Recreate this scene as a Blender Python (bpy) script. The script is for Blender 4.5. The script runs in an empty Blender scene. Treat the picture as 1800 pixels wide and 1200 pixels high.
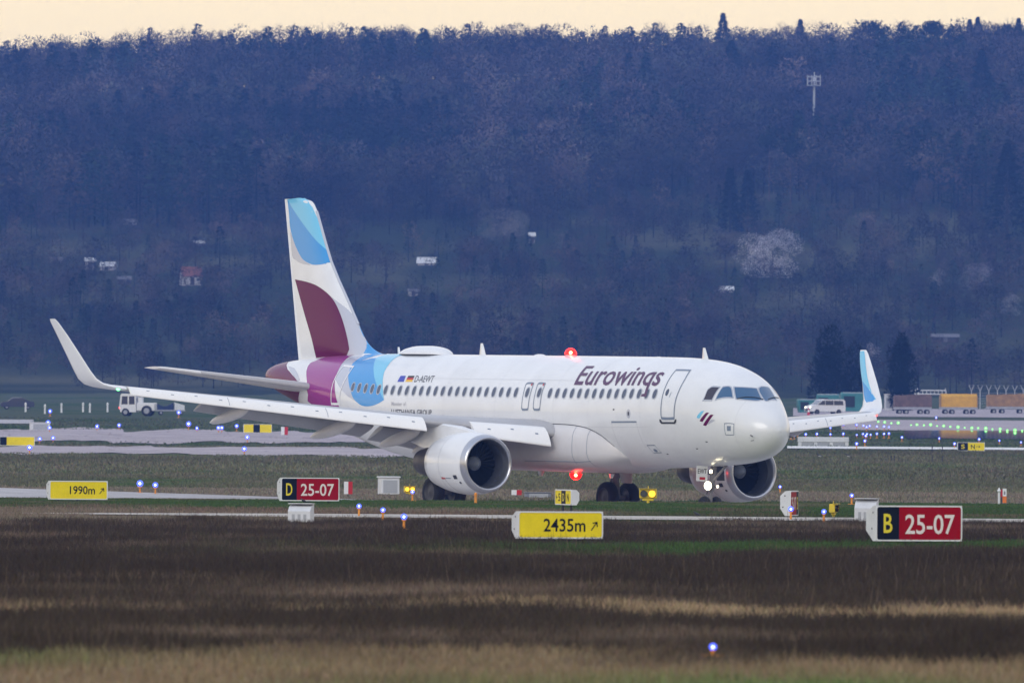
import bpy, bmesh, math, random, bisect
import numpy as np
from mathutils import Vector, Matrix
random.seed(5)
rng = np.random.default_rng(11)
S = bpy.context.scene
COL = S.collection

# ------------------------------------------------------------------ camera, world, sun, exposure
HCAM, FPX, RHO, YH = 2.89562, 18000.0, 0.007, 760.46
cd = bpy.data.cameras.new("camera"); cam = bpy.data.objects.new("camera", cd); COL.objects.link(cam)
cd.sensor_width = 36.0; cd.lens = FPX / 1800 * 36; cd.clip_start = 1.0; cd.clip_end = 20000
cd.dof.use_dof = True; cd.dof.focus_distance = 372.0; cd.dof.aperture_fstop = 5.6
PITCH = math.atan((YH - 600) / FPX)
cam.matrix_world = Matrix.Translation((0, 0, HCAM)) @ Matrix.Rotation(math.pi / 2 + PITCH, 4, 'X') @ Matrix.Rotation(RHO, 4, 'Z')
S.camera = cam
SUN_EL, SUN_AZ = 24.0, -150.0          # azimuth measured from +Y (view direction) clockwise: behind the camera, to its left
W = bpy.data.worlds.new("World"); S.world = W; W.use_nodes = True
nt = W.node_tree; nt.nodes.clear()
def N(nt, t, **k):
    n = nt.nodes.new(t)
    for a, b in k.items(): setattr(n, a, b)
    return n
out = N(nt, 'ShaderNodeOutputWorld'); bg = N(nt, 'ShaderNodeBackground'); sky = N(nt, 'ShaderNodeTexSky')
sky.sky_type = 'NISHITA'; sky.sun_disc = False; sky.sun_elevation = math.radians(SUN_EL); sky.sun_rotation = math.radians(SUN_AZ)
tc = N(nt, 'ShaderNodeTexCoord'); sep = N(nt, 'ShaderNodeSeparateXYZ'); ramp = N(nt, 'ShaderNodeValToRGB')
mix = N(nt, 'ShaderNodeMix', data_type='RGBA'); sc = N(nt, 'ShaderNodeMix', data_type='RGBA', blend_type='MULTIPLY')
nt.links.new(tc.outputs['Generated'], sep.inputs[0]); nt.links.new(sep.outputs['Z'], ramp.inputs[0])
cr = ramp.color_ramp     # overcast evening cloud: cream low in the sky, grey blue overhead
cr.elements[0].position = 0.0; cr.elements[0].color = (.10, .10, .085, 1)
cr.elements[1].position = 1.0; cr.elements[1].color = (.60, .68, .86, 1)
for p, c in ((.003, (1.40, 1.06, .52)), (.045, (1.43, 1.15, .66)), (.12, (1.22, 1.10, .98)), (.3, (.88, .92, 1.0))):
    e = cr.elements.new(p); e.color = (*c, 1)
sc.inputs['Factor'].default_value = 1; sc.inputs[7].default_value = (.07, .07, .07, 1)
nt.links.new(sky.outputs[0], sc.inputs[6])
mix.inputs['Factor'].default_value = .88
nt.links.new(sc.outputs[2], mix.inputs[6]); nt.links.new(ramp.outputs[0], mix.inputs[7])
nt.links.new(mix.outputs[2], bg.inputs[0]); bg.inputs[1].default_value = 1.0
nt.links.new(bg.outputs[0], out.inputs[0])
sd = bpy.data.lights.new("sun", 'SUN'); sun = bpy.data.objects.new("sun", sd); COL.objects.link(sun)
sd.energy = 0.8; sd.angle = math.radians(25); sd.color = (1, .94, .86)
az, el = math.radians(SUN_AZ), math.radians(SUN_EL)
sun.rotation_euler = Vector((-math.sin(az) * math.cos(el), -math.cos(az) * math.cos(el), -math.sin(el))).to_track_quat('-Z', 'Y').to_euler()
S.view_settings.view_transform = 'Standard'; S.view_settings.look = 'None'
S.view_settings.exposure = 0.24; S.view_settings.gamma = 1; S.view_settings.use_curve_mapping = False
S.cycles.use_denoising = True
S.cycles.max_bounces = 6; S.cycles.diffuse_bounces = 2; S.cycles.glossy_bounces = 3; S.cycles.volume_bounces = 0
S.cycles.transparent_max_bounces = 8

# ------------------------------------------------------------------ helpers
def pchip(xs, ys):
    n = len(xs); h = [xs[i+1]-xs[i] for i in range(n-1)]; d = [(ys[i+1]-ys[i])/h[i] for i in range(n-1)]
    m = [0]*n; m[0] = d[0]; m[-1] = d[-1]
    for i in range(1, n-1):
        if d[i-1]*d[i] > 0:
            w1 = 2*h[i]+h[i-1]; w2 = h[i]+2*h[i-1]; m[i] = (w1+w2)/(w1/d[i-1]+w2/d[i])
    def f(x):
        x = min(max(x, xs[0]), xs[-1]); i = min(max(bisect.bisect_right(xs, x)-1, 0), n-2)
        t = (x-xs[i])/h[i]; t2 = t*t; t3 = t2*t
        return (2*t3-3*t2+1)*ys[i]+(t3-2*t2+t)*h[i]*m[i]+(-2*t3+3*t2)*ys[i+1]+(t3-t2)*h[i]*m[i+1]
    return f

MATS = {}
def mat(name, col=(.5, .5, .5), rough=.6, metal=0.0, coat=0.0, emit=None, es=0.0, noise=0.0, nscale=3.0, bump=0.0, attr=None, spec=.5):
    """procedural Principled material: colour broken up by two octaves of object-space noise"""
    m = bpy.data.materials.new(name); m.use_nodes = True; t = m.node_tree; b = t.nodes['Principled BSDF']
    b.inputs['Roughness'].default_value = rough; b.inputs['Metallic'].default_value = metal
    b.inputs['Specular IOR Level'].default_value = spec; b.inputs['Coat Weight'].default_value = coat; b.inputs['Coat Roughness'].default_value = .06
    src = None
    if attr:
        a = N(t, 'ShaderNodeVertexColor', layer_name=attr); src = a.outputs[0]
    if noise > 0 or bump > 0:
        tc = N(t, 'ShaderNodeTexCoord'); nz = N(t, 'ShaderNodeTexNoise'); nz.inputs['Scale'].default_value = nscale
        nz.inputs['Detail'].default_value = 6; nz.inputs['Roughness'].default_value = .65
        t.links.new(tc.outputs['Object'], nz.inputs['Vector'])
    if noise > 0:
        mr = N(t, 'ShaderNodeMapRange'); mr.inputs['From Min'].default_value = .3; mr.inputs['From Max'].default_value = .7
        mr.inputs['To Min'].default_value = 1-noise; mr.inputs['To Max'].default_value = 1+noise*.5
        t.links.new(nz.outputs['Fac'], mr.inputs['Value'])
        mx = N(t, 'ShaderNodeMix', data_type='RGBA', blend_type='MULTIPLY'); mx.inputs['Factor'].default_value = 1
        if src: t.links.new(src, mx.inputs[6])
        else: mx.inputs[6].default_value = (*col, 1)
        t.links.new(mr.outputs[0], mx.inputs[7]); src = mx.outputs[2]
    if src: t.links.new(src, b.inputs['Base Color'])
    else: b.inputs['Base Color'].default_value = (*col, 1)
    if bump > 0:
        bp = N(t, 'ShaderNodeBump'); bp.inputs['Strength'].default_value = bump; bp.inputs['Distance'].default_value = .05
        t.links.new(nz.outputs['Fac'], bp.inputs['Height']); t.links.new(bp.outputs[0], b.inputs['Normal'])
    if emit:
        b.inputs['Emission Color'].default_value = (*emit, 1); b.inputs['Emission Strength'].default_value = es
        m.cycles.emission_sampling = 'NONE'
    MATS[name] = m
    return m

class MB:
    """collects geometry and links it as ONE mesh object"""
    def __init__(s): s.v = []; s.f = []; s.m = []; s.s = []
    def add(s, vs, fs, mi=0, smooth=True):
        o = len(s.v); s.v += [tuple(p) for p in vs]
        for f in fs: s.f.append([o+i for i in f]); s.m.append(mi); s.s.append(smooth)
    def loft(s, rings, mi=0, closed=True, cap0=False, cap1=False, smooth=True):
        n = len(rings[0]); vs = [p for r in rings for p in r]; fs = []
        for i in range(len(rings)-1):
            for j in range(n if closed else n-1):
                k = (j+1) % n; fs.append((i*n+j, i*n+k, (i+1)*n+k, (i+1)*n+j))
        s.add(vs, fs, mi, smooth)
        if cap0: s.add(rings[0], [list(range(n))[::-1]], mi, False)
        if cap1: s.add(rings[-1], [list(range(n))], mi, False)
    def box(s, x0, x1, y0, y1, z0, z1, mi=0, ch=0.0):
        if ch <= 0:
            s.add([(x, y, z) for z in (z0, z1) for x, y in ((x0, y0), (x1, y0), (x1, y1), (x0, y1))],
                  [(3, 2, 1, 0), (4, 5, 6, 7), (0, 1, 5, 4), (1, 2, 6, 5), (2, 3, 7, 6), (3, 0, 4, 7)], mi, False)
        else:
            c = ch
            def ring(z, i): return [(x0+i+c, y0+i, z), (x1-i-c, y0+i, z), (x1-i, y0+i+c, z), (x1-i, y1-i-c, z), (x1-i-c, y1-i, z), (x0+i+c, y1-i, z), (x0+i, y1-i-c, z), (x0+i, y0+i+c, z)]
            s.loft([ring(z0, c*.7), ring(z0+c, 0), ring(z1-c, 0), ring(z1, c*.7)], mi, True, True, True, False)
    def tube(s, p, q, r0, r1=None, n=10, mi=0, cap=True, smooth=True):
        r1 = r0 if r1 is None else r1; p = Vector(p); q = Vector(q); d = (q-p).normalized()
        u = d.orthogonal().normalized(); w = d.cross(u)
        R = lambda c, r: [tuple(c+u*(r*math.cos(2*math.pi*i/n))+w*(r*math.sin(2*math.pi*i/n))) for i in range(n)]
        s.loft([R(p, r0), R(q, r1)], mi, True, cap, cap, smooth)
    def rev(s, prof, c, axis=0, n=48, mi=0, smooth=True):
        """surface of revolution: prof = (distance along axis, radius)"""
        rings = []
        for d, r in prof:
            ring = []
            for i in range(n):
                t = 2*math.pi*i/n; p = [0, 0, 0]; p[axis] = d; p[(axis+1) % 3] = r*math.cos(t); p[(axis+2) % 3] = r*math.sin(t)
                ring.append((p[0]+c[0], p[1]+c[1], p[2]+c[2]))
            rings.append(ring)
        s.loft(rings, mi, True, False, False, smooth)
    def disc(s, c, r, axis=0, n=32, mi=0, sgn=1):
        vs = []
        for i in range(n):
            t = 2*math.pi*i/n; p = [0, 0, 0]; p[(axis+1) % 3] = r*math.cos(t); p[(axis+2) % 3] = r*math.sin(t)
            vs.append((p[0]+c[0], p[1]+c[1], p[2]+c[2]))
        s.add(vs, [list(range(n))[::sgn]], mi, False)
    def sphere(s, c, r, n=14, mi=0, sx=1, sy=1, sz=1, top=False):
        rings = []
        for i in range(n//2+1):
            t = math.pi*(i/(n//2))*(.5 if top else 1); t = max(t, .02)
            rings.append([(c[0]+r*sx*math.sin(t)*math.cos(2*math.pi*j/n), c[1]+r*sy*math.sin(t)*math.sin(2*math.pi*j/n), c[2]+r*sz*math.cos(t)) for j in range(n)][::-1])
        s.loft(rings, mi)
    def build(s, name, mats, parent=None, off=(0, 0, 0)):
        me = bpy.data.meshes.new(name)
        v = s.v if off == (0, 0, 0) else [(x+off[0], y+off[1], z+off[2]) for x, y, z in s.v]
        me.from_pydata(v, [], s.f)
        for m in (mats if isinstance(mats, (list, tuple)) else [mats]): me.materials.append(m)
        me.polygons.foreach_set('material_index', s.m); me.polygons.foreach_set('use_smooth', s.s); me.update()
        o = bpy.data.objects.new(name, me); COL.objects.link(o)
        if parent: o.parent = parent
        return o

def tag(o, label=None, cat=None, group=None, kind=None):
    if label: o['label'] = label
    if cat: o['category'] = cat
    if group: o['group'] = group
    if kind: o['kind'] = kind
    return o
def thing(name, label, cat, loc=(0, 0, 0), rz=0.0, group=None):
    o = bpy.data.objects.new(name, None); COL.objects.link(o); o.location = loc; o.rotation_euler = (0, 0, rz)
    o.empty_display_size = .3
    return tag(o, label, cat, group)
def dup(root, loc, rz=None, scale=None, label=None, group=None):
    r = root.copy(); COL.objects.link(r); r.location = loc
    if rz is not None: r.rotation_euler = (0, 0, rz)
    if scale is not None: r.scale = scale if hasattr(scale, '__len__') else (scale,)*3
    if label: r['label'] = label
    if group: r['group'] = group
    for ch in root.children:
        c = ch.copy(); COL.objects.link(c); c.parent = r
        for g in ch.children:
            d = g.copy(); COL.objects.link(d); d.parent = c
    return r
def fill2d(poly):
    """filled polygon -> (verts2d, faces) """
    from mathutils.geometry import tessellate_polygon
    tri = tessellate_polygon([[Vector((x, y, 0)) for x, y in poly]])
    return [tuple(p) for p in poly], [tuple(t) for t in tri]
def ring2d(poly, w):
    """closed outline stroke of width w (inset) as quads"""
    n = len(poly); area = sum(poly[i][0]*poly[(i+1) % n][1]-poly[(i+1) % n][0]*poly[i][1] for i in range(n)); sg = 1 if area > 0 else -1
    inner = []
    for i in range(n):
        p0, p, p1 = Vector(poly[i-1]), Vector(poly[i]), Vector(poly[(i+1) % n])
        a = (p-p0).normalized(); b = (p1-p).normalized(); na = Vector((-a.y, a.x))*sg; nb = Vector((-b.y, b.x))*sg
        m = (na+nb); m = m/max(m.length_squared/2, .5) ; inner.append((p.x+m.x*w, p.y+m.y*w))
    vs = [tuple(p) for p in poly]+inner
    return vs, [(i, (i+1) % n, n+(i+1) % n, n+i) for i in range(n)]
def line2d(pts, w):
    vs = []; n = len(pts)
    for i in range(n):
        p = Vector(pts[i]); d = (Vector(pts[min(i+1, n-1)])-Vector(pts[max(i-1, 0)])).normalized(); q = Vector((-d.y, d.x))*w/2
        vs += [tuple(p+q), tuple(p-q)]
    return vs, [(2*i, 2*i+1, 2*i+3, 2*i+2) for i in range(n-1)]
def smooth2d(poly, k=3):
    """Catmull-Rom through a closed polygon, keeping sharp corners"""
    n = len(poly); o = []
    P = [Vector(p) for p in poly]
    def corner(i):
        a = (P[i]-P[i-1]); b = (P[(i+1) % n]-P[i])
        return a.length < 1e-6 or b.length < 1e-6 or a.angle(b) > 1.0
    C = [corner(i) for i in range(n)]
    for i in range(n):
        p1, p2 = P[i], P[(i+1) % n]; L = (p2-p1)
        t1 = L if C[i] else (P[(i+1) % n]-P[i-1])*.5
        t2 = L if C[(i+1) % n] else (P[(i+2) % n]-p1)*.5
        for j in range(k):
            t = j/k; a, b = t*t, t*t*t
            q = p1*(2*b-3*a+1)+t1*(b-2*a+t)+p2*(3*a-2*b)+t2*(b-a); o.append((q.x, q.y))
    return o
def bisected(vs, fs, sx, sy):
    """cut a flat 2-D mesh along a grid so that it can be bent over a curved surface"""
    bm = bmesh.new(); bv = [bm.verts.new((x, y, 0)) for x, y in vs]
    for f in fs:
        try: bm.faces.new([bv[i] for i in f])
        except ValueError: pass
    for ax, st in ((0, sx), (1, sy)):
        lo = min(v.co[ax] for v in bm.verts); hi = max(v.co[ax] for v in bm.verts); k = math.ceil(lo/st)
        while k*st < hi:
            co = [0, 0, 0]; no = [0, 0, 0]; co[ax] = k*st; no[ax] = 1
            bmesh.ops.bisect_plane(bm, geom=bm.verts[:]+bm.edges[:]+bm.faces[:], plane_co=co, plane_no=no, dist=1e-5); k += 1
    bm.verts.index_update()
    r = [(v.co.x, v.co.y) for v in bm.verts], [[v.index for v in f.verts] for f in bm.faces]
    bm.free(); return r
def text2d(s, bold=0.0, cond=1.0):
    """string -> flat mesh; baseline at y=0, cap height 1, left edge x=0; returns verts, faces, width"""
    c = bpy.data.curves.new('t', 'FONT'); c.body = s; c.size = 1; c.offset = bold; c.resolution_u = 3; c.fill_mode = 'FRONT'
    o = bpy.data.objects.new('t', c); COL.objects.link(o)
    me = o.evaluated_get(bpy.context.evaluated_depsgraph_get()).to_mesh()
    vs = [(v.co.x, v.co.y) for v in me.vertices]; fs = [tuple(p.vertices) for p in me.polygons]
    c.body = 'H'; bpy.context.view_layer.update()
    me = o.evaluated_get(bpy.context.evaluated_depsgraph_get()).to_mesh(); cap = max(v.co.y for v in me.vertices)
    COL.objects.unlink(o); bpy.data.objects.remove(o); bpy.data.curves.remove(c)
    x0 = min(p[0] for p in vs)
    vs = [((x-x0)/cap*cond, y/cap) for x, y in vs]
    return vs, fs, max(p[0] for p in vs)

# pixel of the 1800 x 1200 frame + distance -> world point; used to survey where things stand
def at(px, py, Y):
    x, y = px-900, py-600; c, s = math.cos(RHO), math.sin(RHO)
    u = c*x+s*y; v = -s*x+c*y
    return Vector((u/FPX*Y, Y, HCAM-(v-(YH-600))/FPX*Y))

# ------------------------------------------------------------------ terrain
PSI, TAU, DEL, PX0, PD0 = 1.03146, -.00373, .02556, .65544, 384.02899
GP = [(-400, .5), (60, .47), (300, .47), (355, .49), (364, .47), (370.5, .02), (406, .0), (420, .15), (480, .19), (650, .93), (780, 1.62), (900, 2.42), (1050, 3.5),
      (1200, 4.6), (1300, 5.42), (1450, 6.5), (1650, 8.2), (1780, 11), (1900, 17), (2050, 28.5), (2300, 48), (2550, 66), (2780, 92), (2900, 97), (3100, 97), (3400, 90)]
_gy = np.array([p[0] for p in GP], float)
_pf = pchip([p[0] for p in GP], [p[1] for p in GP]); _ty = np.arange(-400, 3401, 1.0); _tz = np.array([_pf(y) for y in _ty])
def gz(x, y):
    """ground height (works on arrays)"""
    x = np.asarray(x, float); y = np.asarray(y, float)
    z = np.interp(y, _ty, _tz)
    k = np.clip((y-365)/5, 0, 1)*np.clip((412-y)/8, 0, 1)
    tilt = -math.tan(DEL)*(x-PX0)+(y-PD0)*TAU*math.sin(PSI)*-1
    z = z*(1-k)+k*(tilt-.01)
    h = np.clip((y-1750)/600, 0, 1)
    z = z+h*(.8*np.sin(x/71+y/190)+.7*np.sin(x/33-y/120+1)+.024*x+3.6)
    return z
def ground_hit(px, py, Y0=60.0, Y1=3300.0):
    prev = None
    for Y in np.arange(Y0, Y1, 1.0 if Y0 < 1500 else 2.0):
        p = at(px, py, Y)
        if p.z <= float(gz(p.x, p.y)): return Vector((p.x, p.y, float(gz(p.x, p.y))))
    p = at(px, py, Y1); return Vector((p.x, p.y, float(gz(p.x, p.y))))
def on_ground(px, Y):
    p = at(px, YH, Y); return Vector((p.x, Y, float(gz(p.x, Y))))
def vnoise(x, y, seed=0):
    """smooth value noise on arrays, 0..1"""
    def h(i, j):
        n = (i.astype(np.int64)*374761393+j.astype(np.int64)*668265263+seed*974634777) & 0xffffffff
        n = ((n ^ (n >> 13))*1274126177) & 0xffffffff
        return ((n ^ (n >> 16)) & 0xffff)/65535.0
    xi = np.floor(x); yi = np.floor(y); fx = x-xi; fy = y-yi; fx = fx*fx*(3-2*fx); fy = fy*fy*(3-2*fy)
    return (h(xi, yi)*(1-fx)+h(xi+1, yi)*fx)*(1-fy)+(h(xi, yi+1)*(1-fx)+h(xi+1, yi+1)*fx)*fy
def fbm(x, y, seed=0, o=4):
    s = 0; a = .5; t = 0
    for k in range(o): s = s+a*vnoise(x*2**k, y*2**k, seed+k); t += a; a *= .5
    return s/t

C_HEATH = np.array((.054, .042, .030)); C_STRAW = np.array((.34, .255, .155)); C_GREEN = np.array((.056, .094, .027)); C_DRY = np.array((.17, .128, .092))
C_OLIVE = np.array((.135, .135, .078)); C_FAR = np.array((.10, .115, .065)); C_ORCH = np.array((.040, .050, .028)); C_PALE = np.array((.22, .19, .14))
BANDS = [(-400, 'mixed'), (110, 'heath'), (137, 'straw'), (145.5, 'heath'), (206, 'edge'), (234, 'heath'), (268, 'dry2'), (283, 'dry'), (322, 'green2'), (367, 'dry'), (418, 'dry3'), (482, 'olive'), (790, 'far'), (1700, 'orch')]
def ground_colour(x, y):
    """real colour of the sward: mown, burnt, dry and fresh strips that run along the runway"""
    x = np.asarray(x, float); y = np.asarray(y, float)
    n1 = fbm(x/9, y/22, 3); n2 = fbm(x/2.2, y/7, 9); n3 = fbm(x/30+7, y/60, 21); n4 = fbm(x/7+3, y/4.5, 61)
    w = (fbm(x/9, y/26, 40)-.5)+.5*(fbm(x/2.0, y/9, 47)-.5)
    yy = y*(1+.17*w*np.clip((320-y)/60, .15, 1))-(x*.25)*np.clip(y/300, 0, 1)*.5
    u = np.clip(x/(.05*np.maximum(y, 30)), -1.3, 1.3)         # -1 left .. +1 right
    P = lambda c: np.broadcast_to(c, x.shape+(3,))
    def mixc(a, b, t): t = np.clip(t, 0, 1)[..., None]; return P(a)*(1-t)+P(b)*t
    heath = mixc(C_HEATH, C_DRY*.9, (n2-.55)*2.6+(n4-.56)*4.5); heath = heath*(.75+.6*n1)[..., None]
    straw = mixc(C_HEATH*1.5, C_STRAW, (n1-.40)*3.4+u*.5+(n4-.46)*5+.15)
    mixed = mixc(mixc(C_STRAW*.72, C_GREEN*1.9, (n1-.42)*6+(n3-.5)*2+.25), C_HEATH*1.5, (n2-.5)*3+(n4-.5)*2)
    dry = mixc(C_DRY, C_PALE, (n2-.45)*3); dry = dry*(.75+.5*n1)[..., None]
    g = mixc(C_GREEN, C_DRY*.8, (n2-.52)*2.4+(n4-.55)*2); g = g*(.7+.6*n3)[..., None]
    edge = mixc(heath, g, (u+.30)*2.0+(n1-.5)*3+(n4-.5)*4)
    dry2 = mixc(heath, C_PALE, (n1-.45)*3.0-u*.5)
    green2 = mixc(dry, g, 1.0+(n1-.45)*3)
    dryr = mixc(dry, g, (u+.05)*4.0+(n1-.5)*3)
    dry3 = mixc(C_PALE*.95, C_OLIVE, (n1-.55)*3)
    ol = mixc(C_OLIVE, C_PALE*.75, (n2-.5)*3); ol = mixc(ol, C_GREEN*1.2, (n1-.52)*3); ol = ol*(.75+.5*n3)[..., None]
    fr = mixc(C_FAR, C_GREEN, (n1-.45)*3)
    orch = mixc(C_ORCH, C_OLIVE*.75, (n3-.5)*5+(n1-.5)*2)
    T = dict(mixed=mixed, heath=heath, straw=straw, edge=edge, dry2=dry2, dry=dryr, green2=green2, dry3=dry3, olive=ol, far=fr, orch=orch)
    o = np.zeros(x.shape+(3,)); ys = [b[0] for b in BANDS]
    idx = np.clip(np.searchsorted(ys, yy, side='right')-1, 0, len(BANDS)-1)
    for i, (_, k) in enumerate(BANDS):
        m = idx == i; o[m] = T[k][m]
    return np.clip(o, .004, .9)
def np_mesh(name, verts, faces, mats, colours=None, smooth=False, parent=None, normals=None):
    """fast mesh from arrays; faces is (n,3) or (n,4)"""
    me = bpy.data.meshes.new(name); nv, nf, k = len(verts), len(faces), faces.shape[1]
    me.vertices.add(nv); me.vertices.foreach_set('co', np.ascontiguousarray(verts, np.float32).ravel())
    me.loops.add(nf*k); me.loops.foreach_set('vertex_index', np.ascontiguousarray(faces, np.int32).ravel())
    me.polygons.add(nf); me.polygons.foreach_set('loop_start', np.arange(0, nf*k, k, dtype=np.int32))
    me.polygons.foreach_set('use_smooth', np.full(nf, smooth, bool))
    me.update(calc_edges=True)
    if normals is not None:      # soft crown shading: normals follow the crown, not each twig
        a = me.attributes.new('custom_normal', 'FLOAT_VECTOR', 'POINT'); a.data.foreach_set('vector', np.ascontiguousarray(normals, np.float32).ravel())
    if colours is not None:
        a = me.attributes.new('Col', 'FLOAT_COLOR', 'POINT')
        a.data.foreach_set('color', np.concatenate([colours, np.ones((nv, 1))], 1).astype(np.float32).ravel())
    for m in (mats if isinstance(mats, (list, tuple)) else [mats]): me.materials.append(m)
    o = bpy.data.objects.new(name, me); COL.objects.link(o)
    if parent: o.parent = parent
    return o
def sheet(name, xs, ys, zoff, m, colour=None, warp=None):
    X, Y = np.meshgrid(xs, ys); 
    if warp is not None: Y = Y+warp(X, Y)
    Z = gz(X, Y)+zoff; ny, nx = X.shape
    i = np.arange(ny*nx).reshape(ny, nx)
    F = np.stack([i[:-1, :-1], i[:-1, 1:], i[1:, 1:], i[1:, :-1]], -1).reshape(-1, 4)
    o = np_mesh(name, np.stack([X, Y, Z], -1).reshape(-1, 3), F, m, None if colour is None else colour(X, Y).reshape(-1, 3), True)
    return tag(o, kind='structure')
M_ground = mat('ground_soil', attr='Col', rough=.95, noise=.35, nscale=.8, bump=.6, spec=0.0)
ys = np.concatenate([np.arange(-400, 60, 40), np.arange(60, 420, 2.0), np.arange(420, 1000, 5.0), np.arange(1000, 1800, 12.0), np.arange(1800, 3401, 25.0)])
xs = np.concatenate([np.arange(-600, -70, 20), np.arange(-70, 70, 1.5), np.arange(70, 601, 20)])
sheet('ground', xs, ys, 0.0, M_ground, ground_colour)

M_conc = mat('pale_concrete', (.50, .46, .41), .9, spec=.1, noise=.25, nscale=.35)
M_bounce = mat('pale_bounce_concrete', (.48, .46, .46), .9, spec=.1, noise=.3, nscale=.5)  # concrete paled further so the runway bounces light up onto the belly
M_apron = mat('apron_concrete', (.36, .31, .33), .7, noise=.3, nscale=.06)
M_wet = mat('wet_apron', (.03, .035, .055), .03)
def near_warp(X, Y): return -.13*X*.12
sheet('runway_edge_strip', np.arange(-40, 40, 1.0), np.array([287., 290, 294, 299]), .03, M_conc, warp=lambda X, Y: -X*.05+np.clip((-X-5)/10, 0, 1)*(294-Y)*.85)
sheet('runway', np.arange(-260, 261, 3.0), np.arange(369.5, 405.1, 2.0), .012, M_bounce)

# ------------------------------------------------------------------ the airliner
M_white = mat('white_paint', (.78, .80, .83), .28, coat=.35, noise=.07, nscale=.9)
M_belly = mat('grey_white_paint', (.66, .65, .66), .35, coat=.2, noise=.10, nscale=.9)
M_lgrey = mat('light_grey_livery', (.50, .53, .62), .25, coat=.4)
M_blue = mat('mid_blue_livery', (.050, .32, .72), .25, spec=.35, coat=.2)
M_lblue = mat('pale_blue_livery', (.18, .57, .82), .25, spec=.35, coat=.2)
M_maroon = mat('maroon_livery', (.12, .002, .070), .26, spec=.16, coat=.06)
M_purple = mat('purple_livery', (.31, .026, .25), .2, spec=.3, coat=.2)
M_word = mat('plum_lettering', (.085, .022, .09), .35)
M_navy = mat('navy_lettering', (.012, .017, .045), .4)
M_tgrey = mat('pale_grey_lettering', (.42, .42, .46), .4)
M_eu = mat('flag_blue', (.035, .06, .45), .4)
M_blk = mat('black_enamel', (.012, .012, .014), .4)
M_red = mat('red_enamel', (.50, .012, .02), .4)
M_gold = mat('gold_enamel', (.85, .50, .02), .4)
M_line = mat('panel_line', (.20, .25, .33), .5)
M_faint = mat('faint_panel_line', (.62, .64, .68), .5)
M_dline = mat('dark_seal', (.035, .04, .05), .6)
M_wline = mat('white_line', (.85, .85, .87), .4)
M_win = mat('cabin_glass', (.045, .062, .11), .15, coat=.3)
M_winfr = mat('window_frame_metal', (.45, .48, .54), .35, metal=.3)
M_cock = mat('cockpit_glass', (.040, .115, .235), .08, coat=.5)
M_cockd = mat('dark_cockpit_glass', (.022, .016, .032), .2, coat=.5)
M_metal = mat('polished_lip_metal', (.52, .53, .57), .28, metal=.9)
M_dmetal = mat('exhaust_metal', (.075, .068, .07), .45, metal=.6, noise=.3)
M_inlet = mat('inlet_lining', (.085, .09, .105), .5, noise=.15)
M_fan = mat('fan_blade_titanium', (.05, .052, .06), .35, metal=.7)
M_spin = mat('spinner_grey', (.24, .26, .30), .35)
M_gear = mat('gear_grey_paint', (.22, .21, .22), .5, noise=.3, nscale=5)
M_tyre = mat('tyre_rubber', (.014, .014, .015), .8, noise=.3, nscale=6)
M_rim = mat('wheel_rim_metal', (.07, .07, .075), .5, metal=.3)
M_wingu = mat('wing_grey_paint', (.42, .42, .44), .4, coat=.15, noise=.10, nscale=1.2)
M_slat = mat('slat_white_paint', (.88, .88, .88), .4, coat=.1, noise=.03, nscale=1.0)
M_dark = mat('fan_backing_black', (.03, .03, .033), .7)  # near-black, used on the disc behind the fan blades
M_beac = mat('red_beacon_glass', (.8, .02, .01), .3, emit=(1, .006, .004), es=2.2)
M_beacc = mat('beacon_lamp', (1, .8, .5), .3, emit=(1, .62, .25), es=4.0)
M_land = mat('landing_lamp', (1, .95, .8), .3, emit=(1, .88, .58), es=5.0)
M_green = mat('green_lamp', (.1, .9, .2), .3, emit=(.12, 1, .25), es=6.0)
M_redl = mat('red_lamp', (.9, .1, .1), .3, emit=(1, .05, .04), es=6.0)

FUS = [(0.28,.02,3.22,3.18,2.0),(.31,.17,3.37,3.02,2.0),(.42,.37,3.57,2.81,2.0),(.65,.62,3.82,2.54,2.0),(1.03,.90,4.12,2.31,2.02),(1.45,1.13,4.43,2.17,2.04),
(1.85,1.31,4.76,2.08,2.05),(2.27,1.46,5.05,2.02,2.06),(2.8,1.61,5.30,1.96,2.05),(3.35,1.72,5.47,1.92,2.03),(4.0,1.82,5.61,1.88,2.02),(4.9,1.905,5.715,1.835,2.0),(6.0,1.955,5.775,1.79,2),(7.2,1.975,5.80,1.75,2),(10,1.975,5.81,1.69,2),
(24,1.975,5.80,1.69,2),(25.5,1.965,5.80,1.76,2),(27,1.91,5.795,1.94,2),(28.5,1.81,5.785,2.20,2),(30,1.66,5.765,2.53,2),(32,1.38,5.70,3.05,2),(34,1.06,5.60,3.58,2),(35.5,.80,5.49,3.96,2),(36.6,.58,5.37,4.24,2),(37.2,.42,5.25,4.43,2),(37.5,.28,5.12,4.58,2),(37.6,.10,4.95,4.76,2)]
_c = list(zip(*FUS)); FW, FT, FB, FN = [pchip(_c[0], _c[i]) for i in (1, 2, 3, 4)]
def spow(v, p): return math.copysign(abs(v)**p, v)
def fus(a, th, off=0.0):
    w, t, b, n = FW(a), FT(a), FB(a), FN(a); zc = (t+b)/2; h = (t-b)/2; p = 2/n
    return (a, (w+off)*spow(math.sin(th), p), zc+(h+off)*spow(math.cos(th), p))
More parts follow.
